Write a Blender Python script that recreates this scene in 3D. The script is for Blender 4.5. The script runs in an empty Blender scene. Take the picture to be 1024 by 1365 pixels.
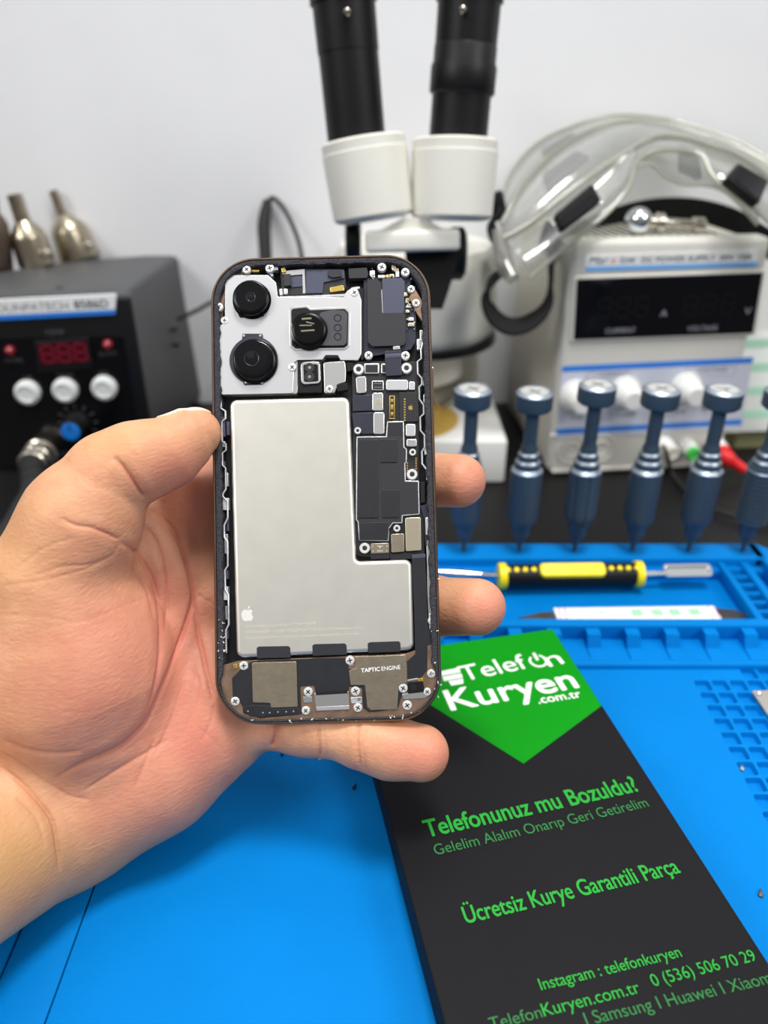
import bpy, bmesh, math, random
import numpy as np
from mathutils import Vector, Matrix

# ------------------------------------------------------------------ camera, world, lights, exposure
S = bpy.context.scene
PIT = math.radians(29.0)
FPX = 1025.0
CAM = Vector((0, 0, .24))
cam = bpy.data.cameras.new('camera')
camo = bpy.data.objects.new('camera', cam)
S.collection.objects.link(camo)
camo.location = CAM
camo.rotation_euler = (math.pi / 2 - PIT, 0, 0)
cam.sensor_fit = 'VERTICAL'
cam.sensor_height = 36
cam.sensor_width = 27
cam.lens = 36 * FPX / 1365
cam.clip_start = .01
cam.dof.use_dof = True
cam.dof.focus_distance = .2445
cam.dof.aperture_fstop = cam.lens / 3.6
S.camera = camo

S.view_settings.view_transform = 'Standard'
S.view_settings.look = 'None'
S.view_settings.gamma = 1
S.view_settings.use_curve_mapping = False
S.view_settings.exposure = 0.0

W = bpy.data.worlds.new('room_light')
S.world = W
W.use_nodes = True
nt = W.node_tree
bg = nt.nodes['Background']
tc = nt.nodes.new('ShaderNodeTexCoord')
sx = nt.nodes.new('ShaderNodeSeparateXYZ')
cr = nt.nodes.new('ShaderNodeValToRGB')
nt.links.new(tc.outputs['Generated'], sx.inputs[0])
mr = nt.nodes.new('ShaderNodeMapRange')
mr.inputs['From Min'].default_value = -1
nt.links.new(sx.outputs['Z'], mr.inputs['Value'])
nt.links.new(mr.outputs['Result'], cr.inputs['Fac'])
e = cr.color_ramp.elements
e[0].position = .45; e[0].color = (.2, .2, .2, 1)
e[1].position = 1.0; e[1].color = (.95, .96, .97, 1)
for pos, v in ((.62, .36), (.76, .56), (.86, .88)):
    q = e.new(pos); q.color = (v, v * 1.0, v * 1.01, 1)
nt.links.new(cr.outputs['Color'], bg.inputs['Color'])
bg.inputs['Strength'].default_value = .74

def area(name, loc, target, size, power, col=(1, 1, 1)):
    l = bpy.data.lights.new(name, 'AREA')
    l.shape = 'RECTANGLE'; l.size, l.size_y = size
    l.energy = power; l.color = col
    o = bpy.data.objects.new(name, l)
    S.collection.objects.link(o)
    o.location = loc
    o.rotation_euler = (Vector(target) - Vector(loc)).to_track_quat('-Z', 'Y').to_euler()
    return o
area('ceiling_lamp', (.12, .10, 1.7), (0, .25, 0), (.42, .36), 23, (1, .985, .96))
area('fill_light_left', (-1.55, -.9, 1.5), (0, .4, .1), (.8, .7), 20, (1, .99, .97))  # unseen fill added on the left to brighten upright front faces
area('fill_light_right', (1.6, -.8, 1.6), (0, .4, .1), (.8, .7), 20, (1, .99, .97))  # second added fill, balancing the left one from the right

# ------------------------------------------------------------------ pixel helpers (photo frame 1024 x 1365)
R_ = Vector((1, 0, 0)); F_ = Vector((0, math.cos(PIT), -math.sin(PIT))); U_ = Vector((0, math.sin(PIT), math.cos(PIT)))
def ray(px, py):
    return R_ * ((px - 512) / FPX) + F_ - U_ * ((py - 682.5) / FPX)
def D(px, py, d):
    "point seen at a pixel, d metres along the viewing axis"
    return CAM + ray(px, py) * d
def G(px, py, z=0.):
    r = ray(px, py)
    return CAM + r * ((z - CAM.z) / r.z)
class Pl:
    "a plane with origin o, right r, up u, normal n"
    def __init__(s, o, r, u):
        s.o = Vector(o); s.r = Vector(r).normalized(); s.n = s.r.cross(Vector(u)).normalized(); s.u = s.n.cross(s.r)
    def uv(s, px, py, w=0.):
        d = ray(px, py)
        t = ((s.o + s.n * w - CAM).dot(s.n)) / d.dot(s.n)
        q = CAM + d * t - s.o
        return (q.dot(s.r), q.dot(s.u))
    def at(s, u, v, w=0.):
        return s.o + s.r * u + s.u * v + s.n * w
    def px(s, px, py, w=0.):
        return s.at(*s.uv(px, py, w), w)

# ------------------------------------------------------------------ materials
def lin(c):
    return tuple((x / 255 / 12.92 if x / 255 <= .04045 else ((x / 255 + .055) / 1.055) ** 2.4) for x in c)
def mat(name, col, rough=.5, metal=0., bump=0., bscale=200., var=0., vscale=40., spec=.5, trans=0., alpha=1., coat=0., emit=0.):
    m = bpy.data.materials.new(name)
    m.use_nodes = True
    t = m.node_tree; b = t.nodes['Principled BSDF']
    c = lin(col) + (1,)
    b.inputs['Base Color'].default_value = c
    b.inputs['Roughness'].default_value = rough
    b.inputs['Metallic'].default_value = metal
    b.inputs['Specular IOR Level'].default_value = spec
    b.inputs['Transmission Weight'].default_value = trans
    b.inputs['Alpha'].default_value = alpha
    b.inputs['Coat Weight'].default_value = coat
    if emit:
        b.inputs['Emission Color'].default_value = c; b.inputs['Emission Strength'].default_value = emit
    co = t.nodes.new('ShaderNodeTexCoord')
    if bump:
        n = t.nodes.new('ShaderNodeTexNoise'); n.inputs['Scale'].default_value = bscale; n.inputs['Detail'].default_value = 4
        t.links.new(co.outputs['Object'], n.inputs['Vector'])
        bp = t.nodes.new('ShaderNodeBump'); bp.inputs['Strength'].default_value = bump; bp.inputs['Distance'].default_value = .001
        t.links.new(n.outputs['Fac'], bp.inputs['Height']); t.links.new(bp.outputs['Normal'], b.inputs['Normal'])
    if var:
        n = t.nodes.new('ShaderNodeTexNoise'); n.inputs['Scale'].default_value = vscale; n.inputs['Detail'].default_value = 5
        t.links.new(co.outputs['Object'], n.inputs['Vector'])
        rp = t.nodes.new('ShaderNodeValToRGB')
        rp.color_ramp.elements[0].position = .3; rp.color_ramp.elements[1].position = .7
        rp.color_ramp.elements[0].color = tuple(max(0, x * (1 - var)) for x in c[:3]) + (1,)
        rp.color_ramp.elements[1].color = tuple(min(1, x * (1 + var)) for x in c[:3]) + (1,)
        t.links.new(n.outputs['Fac'], rp.inputs['Fac']); t.links.new(rp.outputs['Color'], b.inputs['Base Color'])
    return m
M = {}
def mk(k, *a, **kw):
    M[k] = mat(k, *a, **kw); return M[k]
mk('wall_paint', (228, 229, 232), .7, bump=.25, bscale=28, var=.03, vscale=9)
mk('desk_black', (17, 16, 17), .5, bump=.1, bscale=300, spec=.25)
mk('silicone_blue', (0, 117, 194), .6, bump=.1, bscale=500, var=.04, vscale=30, spec=.06)
mk('black_plastic', (14, 14, 16), .45, bump=.06, bscale=500, spec=.3)
mk('mount_black', (7, 7, 9), .5, spec=.2)
mk('black_matte', (20, 20, 22), .65, spec=.3)
mk('station_grey', (66, 67, 69), .5, bump=.2, bscale=900)
mk('gloss_black', (9, 9, 12), .15)
mk('screen_black', (8, 8, 14), .1)
mk('black_fabric', (26, 26, 27), .85, bump=.4, bscale=900, spec=.2)
mk('white_plastic', (226, 226, 222), .42, bump=.04, bscale=300)
mk('psu_front', (206, 204, 196), .45, bump=.04, bscale=300)
mk('cream_paint', (226, 224, 214), .4, bump=.05, bscale=250)
mk('case_ivory', (213, 210, 198), .5, bump=.1, bscale=400)
mk('panel_lilac', (196, 200, 214), .45)
mk('stripe_blue', (42, 122, 214), .4)
mk('stripe_sky', (112, 172, 232), .4)
mk('label_white', (226, 228, 228), .45)
mk('ink_dark', (72, 74, 84), .6)
mk('ink_mid', (112, 112, 118), .6)
mk('ink_orange', (226, 120, 60), .6)
mk('ink_pale', (150, 152, 160), .6)
mk('print_grey', (70, 70, 73), .6)
mk('digit_red', (120, 18, 40), .4, emit=.10)
mk('digit_window', (66, 8, 22), .15)
mk('led_red', (130, 14, 34), .2, coat=.6)
mk('button_white', (214, 218, 216), .35)
mk('knob_blue', (18, 112, 200), .4)
mk('steel', (196, 190, 178), .26, 1.)
mk('nozzle_steel', (176, 166, 146), .28, 1., var=.2, vscale=60)
mk('nozzle_burnt', (110, 96, 86), .45, .8, var=.3, vscale=60)
mk('chrome', (225, 228, 230), .1, 1.)
mk('driver_blue', (64, 80, 95), .45, .12, spec=.35)
mk('driver_ring', (170, 180, 192), .4, .9)
mk('driver_disc', (176, 176, 172), .6, .1)
mk('yellow_plastic', (250, 226, 10), .4)
mk('box_black', (20, 19, 22), .5, bump=.04, bscale=900, var=.12, vscale=25, spec=.12)
mk('box_side', (24, 24, 34), .5)
mk('print_green', (0, 136, 12), .5, spec=.12)
mk('text_green', (24, 150, 44), .5, spec=.3)
mk('text_green_dim', (34, 112, 52), .5, spec=.3)
mk('print_white', (245, 246, 244), .5)
mk('paper', (236, 240, 236), .7)
mk('paper_green', (176, 222, 196), .7)
mk('label_green', (90, 214, 120), .6)
mk('label_magenta', (196, 90, 150), .6)
mk('olive_card', (150, 150, 110), .6)
mk('red_plastic', (220, 34, 40), .4)
mk('green_plastic', (70, 190, 80), .4)
mk('brass_disc', (206, 170, 84), .45, .25)
mk('blade_steel', (120, 116, 112), .35, .9, var=.3, vscale=90)
mk('scrap_steel', (198, 192, 182), .35, .85)
mk('rubber_black', (18, 18, 18), .7)
# phone
mk('frame_bronze', (126, 106, 90), .3, .9, var=.12, vscale=200)
mk('tray_bronze', (150, 124, 104), .42, .8, var=.25, vscale=300)
mk('gasket', (58, 58, 64), .75, bump=.7, bscale=2200, var=.4, vscale=1600, spec=.3)
mk('midframe_dark', (24, 24, 27), .5, .3, var=.5, vscale=350)
mk('battery_metal', (226, 223, 213), .38, .85, bump=.012, bscale=5000, var=.03, vscale=140)
mk('etch', (224, 222, 214), .6, .4)
mk('etch_faint', (206, 200, 182), .6, .2)
mk('bracket_white', (214, 214, 216), .36, .85)
mk('bracket_silver', (206, 206, 204), .3, .95)
mk('jag_silver', (216, 218, 220), .32, .65, var=.2, vscale=500)
mk('lens_glass', (3, 2, 5), .05, spec=.3)
mk('lens_barrel', (3, 3, 4), .25, spec=.2)
mk('holder_grey', (62, 62, 68), .6)
mk('glint_violet', (34, 26, 40), .2, .3)  # violet glint colour for the lens rings
mk('lens_glint', (150, 146, 120), .3, .6)  # pale colour of the glints painted on the telephoto lens
mk('board_black', (22, 23, 27), .5, var=.2, vscale=700)
mk('graphite', (31, 32, 37), .6, bump=.08, bscale=900)
mk('speaker_black', (36, 36, 41), .65, bump=.05, bscale=1500)
mk('flex_indigo', (44, 46, 59), .4, .2, var=.12, vscale=200)
mk('flex_pale', (76, 79, 97), .4, .3)
mk('flex_black', (30, 31, 36), .42, var=.15, vscale=200)
mk('plate_champagne', (198, 188, 164), .34, .85)
mk('plate_warm', (168, 156, 136), .38, .95, bump=.05, bscale=700, var=.08, vscale=300)
mk('gold', (222, 190, 104), .3, 1.)
mk('screw_steel', (236, 236, 233), .35, .55)
mk('screw_slot', (52, 52, 54), .5, .5)
mk('solder_glob', (214, 212, 206), .3, .9, bump=.6, bscale=2500)

# ------------------------------------------------------------------ object helpers
def root_loc(o):
    while o.parent: o = o.parent
    return Vector(o.location)
def tag(o, label=None, cat=None, group=None, kind=None):
    if label: o['label'] = label
    if cat: o['category'] = cat
    if group: o['group'] = group
    if kind: o['kind'] = kind
    return o
def thing(name, loc, label, cat, group=None):
    o = bpy.data.objects.new(name, None)
    S.collection.objects.link(o)
    o.location = loc
    o.empty_display_size = .01
    return tag(o, label, cat, group)
def link(name, me, m, parent=None, org=None, angle=35):
    if org is None:
        org = root_loc(parent) if parent else None
    if org is None:
        co = np.empty(len(me.vertices) * 3); me.vertices.foreach_get('co', co); co = co.reshape(-1, 3)
        org = Vector(((co[:, 0].min() + co[:, 0].max()) / 2, (co[:, 1].min() + co[:, 1].max()) / 2, co[:, 2].min()))
    me.transform(Matrix.Translation(-Vector(org)))
    o = bpy.data.objects.new(name, me)
    S.collection.objects.link(o)
    if parent: o.parent = parent
    else: o.location = org
    if not me.materials:
        for x in (m if isinstance(m, (list, tuple)) else [m]): me.materials.append(M[x])
    if angle:
        for p in me.polygons: p.use_smooth = len(p.vertices) < 9
        me.set_sharp_from_angle(angle=math.radians(angle))
        for p in me.polygons:
            if len(p.vertices) > 4: p.use_smooth = False
    return o
def rot_to(d):
    return Vector(d).to_track_quat('Z', 'Y').to_matrix()
def round_poly(pts, r, seg=4):
    n = len(pts); out = []
    rr = r if isinstance(r, (list, tuple)) else [r] * n
    for i in range(n):
        p = Vector(pts[i]); a = Vector(pts[i - 1]) - p; b = Vector(pts[(i + 1) % n]) - p
        la, lb = a.length, b.length
        if rr[i] <= 0 or la < 1e-9 or lb < 1e-9: out.append(p); continue
        a /= la; b /= lb
        ca = max(-1, min(1, a.dot(b)))
        half = math.acos(ca) / 2
        if half > 1.5: out.append(p); continue
        t = min(rr[i] / math.tan(half), la * .48, lb * .48)
        r2 = t * math.tan(half)
        bis = (a + b).normalized()
        c = p + bis * (r2 / math.sin(half))
        v0 = p + a * t - c; v1 = p + b * t - c
        a0 = math.atan2(v0.y, v0.x); a1 = math.atan2(v1.y, v1.x)
        da = (a1 - a0 + math.pi) % (2 * math.pi) - math.pi
        for k in range(seg + 1):
            th = a0 + da * k / seg
            out.append(c + Vector((math.cos(th), math.sin(th))) * r2)
    return out
def ccw(pts):
    s = sum(pts[i - 1][0] * pts[i][1] - pts[i][0] * pts[i - 1][1] for i in range(len(pts)))
    return list(pts) if s > 0 else list(reversed(pts))
def inset(pts, d):
    n = len(pts); out = []
    for i in range(n):
        p = Vector(pts[i]); a = (p - Vector(pts[i - 1])); b = (Vector(pts[(i + 1) % n]) - p)
        na = Vector((-a.y, a.x)).normalized() if a.length > 1e-9 else Vector((0, 0))
        nb = Vector((-b.y, b.x)).normalized() if b.length > 1e-9 else Vector((0, 0))
        m = na + nb
        if m.length < 1e-6: out.append(p); continue
        m.normalize()
        k = max(.5, m.dot(na) if na.length else 1)
        out.append(p + m * (d / k))
    return out
def rrect(w, h, r, seg=6, cx=0, cy=0):
    return round_poly([(cx - w / 2, cy - h / 2), (cx + w / 2, cy - h / 2), (cx + w / 2, cy + h / 2), (cx - w / 2, cy + h / 2)], r, seg)

class MB:
    def __init__(s):
        s.v = []; s.f = []; s.mi = []; s.cur = 0
    def add(s, vs, fs):
        b = len(s.v)
        s.v += [tuple(x) for x in vs]
        s.f += [tuple(b + i for i in f) for f in fs]
        s.mi += [s.cur] * len(fs)
        return s
    def loft(s, loops, closed=True, cap0=True, cap1=True):
        n = len(loops[0]); vs = [p for l in loops for p in l]; fs = []
        for j in range(len(loops) - 1):
            for i in range(n if closed else n - 1):
                k = (i + 1) % n
                fs.append((j * n + i, j * n + k, (j + 1) * n + k, (j + 1) * n + i))
        if cap0: fs.append(tuple(reversed(range(n))))
        if cap1: fs.append(tuple((len(loops) - 1) * n + i for i in range(n)))
        return s.add(vs, fs)
    def prism(s, pl, pts, w0, w1, bev=0., bseg=2):
        "2D outline (u,v) on plane pl from level w0 up to w1, top edge rounded by bev"
        pts = ccw(pts)
        if len(pts) > 12: bev = min(bev, .00012) if bev < .0003 else bev
        loops = [[pl.at(p[0], p[1], w0) for p in pts]]
        if bev:
            for k in range(bseg + 1):
                a = math.pi / 2 * k / bseg
                q = inset(pts, bev * (1 - math.cos(a))) if k else pts
                loops.append([pl.at(p[0], p[1], w1 - bev + bev * math.sin(a)) for p in q])
        else:
            loops.append([pl.at(p[0], p[1], w1) for p in pts])
        return s.loft(loops)
    def box(s, lo, hi, r=0., pl=None, seg=2):
        pl = pl or WORLD
        x0, y0, z0 = lo; x1, y1, z1 = hi
        if not r:
            return s.prism(pl, [(x0, y0), (x1, y0), (x1, y1), (x0, y1)], z0, z1)
        bm = bmesh.new()
        bmesh.ops.create_cube(bm, size=1)
        for v in bm.verts:
            v.co = Vector(((x0 + x1) / 2 + v.co.x * (x1 - x0), (y0 + y1) / 2 + v.co.y * (y1 - y0), (z0 + z1) / 2 + v.co.z * (z1 - z0)))
        bmesh.ops.bevel(bm, geom=bm.edges[:], offset=r, segments=seg, profile=.5, affect='EDGES')
        return s.bm(bm, pl)
    def bm(s, bm, pl=None):
        pl = pl or WORLD
        bm.verts.index_update()
        vs = [pl.at(*v.co) for v in bm.verts]
        fs = [[v.index for v in f.verts] for f in bm.faces]
        bm.free()
        return s.add(vs, fs)
    def lathe(s, o, d, prof, seg=32, cap0=True, cap1=True):
        m = rot_to(d); o = Vector(o)
        loops = []
        for r, t in prof:
            loops.append([o + m @ Vector((r * math.cos(2 * math.pi * i / seg), r * math.sin(2 * math.pi * i / seg), t)) for i in range(seg)])
        return s.loft(loops, True, cap0, cap1)
    def tube(s, pts, r, seg=12, smooth=0):
        pts = [Vector(p) for p in pts]
        if smooth: 
            if isinstance(r, (list, tuple)):
                rr = catmull([Vector((x, 0, 0)) for x in r], smooth); r = [x.x for x in rr]
            pts = catmull(pts, smooth)
        rs = r if isinstance(r, (list, tuple)) else [r] * len(pts)
        loops = []; ref = None
        for i, p in enumerate(pts):
            t = (pts[min(i + 1, len(pts) - 1)] - pts[max(i - 1, 0)]).normalized()
            if ref is None:
                ref = t.orthogonal().normalized()
            ref = (ref - t * ref.dot(t)).normalized()
            b = t.cross(ref)
            loops.append([p + (ref * math.cos(2 * math.pi * k / seg) + b * math.sin(2 * math.pi * k / seg)) * rs[i] for k in range(seg)])
        return s.loft(loops)
    def ribbon(s, pts, side, width, thick, smooth=0):
        pts = [Vector(p) for p in pts]
        if smooth: pts = catmull(pts, smooth)
        side = Vector(side).normalized(); loops = []
        for i, p in enumerate(pts):
            t = (pts[min(i + 1, len(pts) - 1)] - pts[max(i - 1, 0)]).normalized()
            sd = (side - t * side.dot(t)).normalized(); n = t.cross(sd)
            loops.append([p + sd * a * width / 2 + n * b * thick / 2 for a, b in ((-1, -1), (1, -1), (1, 1), (-1, 1))])
        return s.loft(loops)
    def me(s, name='m'):
        me = bpy.data.meshes.new(name)
        me.from_pydata(s.v, [], s.f)
        for p, i in zip(me.polygons, s.mi): p.material_index = i
        bm = bmesh.new(); bm.from_mesh(me)
        bmesh.ops.recalc_face_normals(bm, faces=bm.faces[:])
        bm.to_mesh(me); bm.free()
        me.update()
        return me
    def build(s, name, m, parent=None, angle=35, org=None):
        return link(name, s.me(name), m, parent, org, angle)
WORLD = Pl((0, 0, 0), (1, 0, 0), (0, 1, 0))
def catmull(p, n):
    out = []
    for i in range(len(p) - 1):
        a = p[max(i - 1, 0)]; b = p[i]; c = p[i + 1]; d = p[min(i + 2, len(p) - 1)]
        for k in range(n):
            t = k / n
            out.append(.5 * ((2 * b) + (c - a) * t + (2 * a - 5 * b + 4 * c - d) * t * t + (3 * b - a - 3 * c + d) * t ** 3))
    out.append(p[-1])
    return out
def text(s, pl, p0, p1, h, m, parent, name='lettering', w=0., bold=0., depth=.00005, shear=0., fit=True):
    "lettering on plane pl with its baseline from (u,v) p0 to p1 and capitals h high"
    cu = bpy.data.curves.new('t', 'FONT')
    cu.body = s; cu.size = 1; cu.extrude = 0; cu.shear = shear
    ob = bpy.data.objects.new('t', cu)
    S.collection.objects.link(ob)
    dg = bpy.context.evaluated_depsgraph_get()
    me = bpy.data.meshes.new_from_object(ob.evaluated_get(dg))
    bpy.data.objects.remove(ob); bpy.data.curves.remove(cu)
    co = np.empty(len(me.vertices) * 3); me.vertices.foreach_get('co', co); co = co.reshape(-1, 3)
    if not len(co): return None
    x0, x1 = co[:, 0].min(), co[:, 0].max()
    a = Vector(p0); b = Vector(p1); L = (b - a).length; d = (b - a) / L; nrm = Vector((-d.y, d.x))
    sy = h / .73; sx_ = L / (x1 - x0) if fit else sy
    vs = []; fs = []
    # heavier strokes: the outlines repeated with a hair's shift, each a hair lower than the last
    sh_ = [(0, 0)] + ([(bold, 0), (-bold, 0), (0, bold), (0, -bold), (bold * .7, bold * .7), (-bold * .7, -bold * .7), (bold * .7, -bold * .7), (-bold * .7, bold * .7)] if bold > 0 else [])
    for k, (ox, oy) in enumerate(sh_):
        b0 = len(vs)
        for x, y, z in co:
            q = a + d * ((x - x0) * sx_ + ox * sy) + nrm * ((y + oy) * sy)
            vs.append(pl.at(q.x, q.y, w + depth - k * .0000008))
        fs += [tuple(b0 + i for i in p.vertices) for p in me.polygons]
    bpy.data.meshes.remove(me)
    mb = MB(); mb.add(vs, fs)
    me = bpy.data.meshes.new(name); me.from_pydata(mb.v, [], mb.f); me.update()
    return link(name, me, m, parent, None if parent else pl.at(*p0, w), angle=0)
def textpx(s, pl, a, b, hpx, m, parent, w=0., **kw):
    "the same with the baseline ends given where the photo shows them and cap height in photo pixels"
    p0 = pl.uv(*a, w); p1 = pl.uv(*b, w)
    c = pl.uv((a[0] + b[0]) / 2, (a[1] + b[1]) / 2 - hpx, w); mid = ((p0[0] + p1[0]) / 2, (p0[1] + p1[1]) / 2)
    d = (Vector(p1) - Vector(p0)).normalized(); nrm = Vector((-d.y, d.x))
    h = (Vector(c) - Vector(mid)).dot(nrm)
    return text(s, pl, p0, p1, h, m, parent, w=w, **kw)
def copy_tree(o, parent=None, label=None):
    c = o.copy(); S.collection.objects.link(c)
    if parent: c.parent = parent
    if label: c['label'] = label
    for ch in list(o.children): copy_tree(ch, c)
    return c

# ------------------------------------------------------------------ the setting
WY = .632
mb = MB(); mb.box((-1.6, WY, -.1), (1.6, WY + .1, 1.6)); tag(mb.build('wall_back', 'wall_paint', angle=0), kind='structure')
mb = MB(); mb.box((-1.0, -.15, -.03), (1.0, WY - .002, 0), .002)
tag(mb.build('desk', 'desk_black'), 'black workbench top under the blue mat and the instruments', 'desk')

# ------------------------------------------------------------------ blue repair mat
ZB = .006; ZT = .014
X0, X1 = -.1155, .216
mat_t = thing('repair_mat', (.05, .23, 0), 'bright blue silicone repair mat with tool tray, notched ridge and square pockets', 'mat')
mb = MB()
# flat work area with the field of square pockets cut into it
gx0, gy1, cell = .1385, .2665, .00795
ncol, nrow = 9, 18
def flat(xa, ya, xb, yb):
    mb.add([(xa, ya, ZB), (xb, ya, ZB), (xb, yb, ZB), (xa, yb, ZB)], [(0, 1, 2, 3)])
gx1 = gx0 + ncol * cell; gy0 = gy1 - nrow * cell
Xf = -.0965
flat(Xf, .02, gx0, .274); flat(gx1, .02, X1, .274); flat(gx0, .02, gx1, gy0); flat(gx0, gy1, gx0 + 3 * cell, .274); flat(gx0 + 3 * cell, gy1 + cell, gx1, .2745)
pocket_row_extra = [(3, -1), (4, -1), (5, -1), (6, -1), (7, -1), (8, -1)]
def pocket(cx, cy):
    h = cell / 2
    sq = [(-h, -h), (h, -h), (h, h), (-h, h)]
    outer = []
    a = round_poly([(x * .84, y * .84) for x, y in sq], .0011, 3)
    n = len(a)
    for k, p in enumerate(a):
        q = k // (n // 4)
        outer.append(sq[q])
    b = round_poly([(x * .72, y * .72) for x, y in sq], .0009, 3)
    vs = [(cx + x, cy + y, ZB) for x, y in sq] + [(cx + p.x, cy + p.y, ZB) for p in a] + [(cx + p.x, cy + p.y, ZB - .0024) for p in b]
    fs = []
    m = n // 4
    for q in range(4):
        for k in range(m - 1):
            fs.append((q, 4 + q * m + k + 1, 4 + q * m + k))
        fs.append((q, (q + 1) % 4, 4 + ((q + 1) * m) % n, 4 + q * m + m - 1))
    for k in range(n):
        j = (k + 1) % n
        fs.append((4 + k, 4 + j, 4 + n + j, 4 + n + k))
    fs.append(tuple(4 + n + k for k in range(n)))
    mb.add(vs, fs)
for i in range(ncol):
    for j in range(nrow):
        pocket(gx0 + (i + .5) * cell, gy1 - (j + .5) * cell)
for i, j in pocket_row_extra: pocket(gx0 + (i + .5) * cell, gy1 + .5 * cell)
base = mb.build('work_area', 'silicone_blue', mat_t, angle=25)
mb = MB()
mb.box((Xf - .0005, .02, 0), (X1, .372, .0033), .001)
mb.box((X0, .02, 0), (Xf - .0006, .30, .0056), .0012)
mb.box((-.155, .02, 0), (X0 - .0004, .31, .0042), .0012)
mb.box((-.155, .3005, 0), (Xf - .0004, .358, .0032), .001)
mb.build('mat_base', 'silicone_blue', mat_t)
# back strip with screwdriver holes, tray walls
BL_ = -.155
mb = MB()
mb.box((BL_, .3555, 0), (X1 - .006, .3715, ZT), .0012, seg=3)
mb.prism(WORLD, [(X1 - .012, .3555), (X1 + .003, .3555), (X1 + .003, .362), (X1 - .006, .3715), (X1 - .012, .3715)], 0, ZT, .001)
mb.box((X1 - .009, .20, 0), (X1 + .003, .357, ZT), .0012, seg=3)
mb.box((BL_, .3505, 0), (X1 - .004, .357, ZT - .005), .002)
mb.build('back_strip', 'silicone_blue', mat_t)
mb = MB()
mb.box((BL_, .2965, 0), (X1 - .006, .3025, .0135), .0014, seg=3)
mb.build('ridge', 'silicone_blue', mat_t)
# notched rest in front of the ridge: sloped dividers
mb = MB()
mb.box((BL_, .2735, 0), (X1, .2775, .0088), .0016, seg=3)
mb.box((BL_, .277, 0), (X1, .298, .0050))
for k in range(-9, 9):
    x = .1375 + .0187 * k
    if x > X1 - .006: continue
    P = Pl((x, .2975, 0), (0, -1, 0), (0, 0, 1))
    mb.prism(P, [(0, .002), (.0205, .002), (.0205, .0052), (.009, .0060), (.006, .0118), (0, .0118)], -.0032, .0032)
mb.build('notched_rest', 'silicone_blue', mat_t)
# right hand side: divider and small cells
mb = MB()
mb.box((.183, .30, 0), (.1868, .357, .0115), .001)
mb.box((.1955, .30, 0), (.2, .357, .0115), .001)
for k in range(7):
    y = .3055 + k * .0078
    mb.box((.1865, y - .0011, 0), (.1957, y + .0011, .0098), .0005)
mb.build('small_cells', 'silicone_blue', mat_t)
# screwdriver holes: dark rings
tips = [(618, 738), (692, 738), (766, 735), (843, 735), (918, 734), (990, 734)]
HX = [G(px, 734, ZT).x for px, _ in tips]
HY = .3635
mb = MB()
hx = []
for a, b in zip(HX, HX[1:] + [None]):
    hx.append(a)
    if b: hx.append((a + b) / 2)
for x in hx:
    mb.lathe((x, HY, ZT - .004), (0, 0, 1), [(.0024, .0041), (.0021, .0041), (.0017, .0006)], 16, cap0=False)
mb.build('socket_rims', 'silicone_blue', mat_t)

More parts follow.
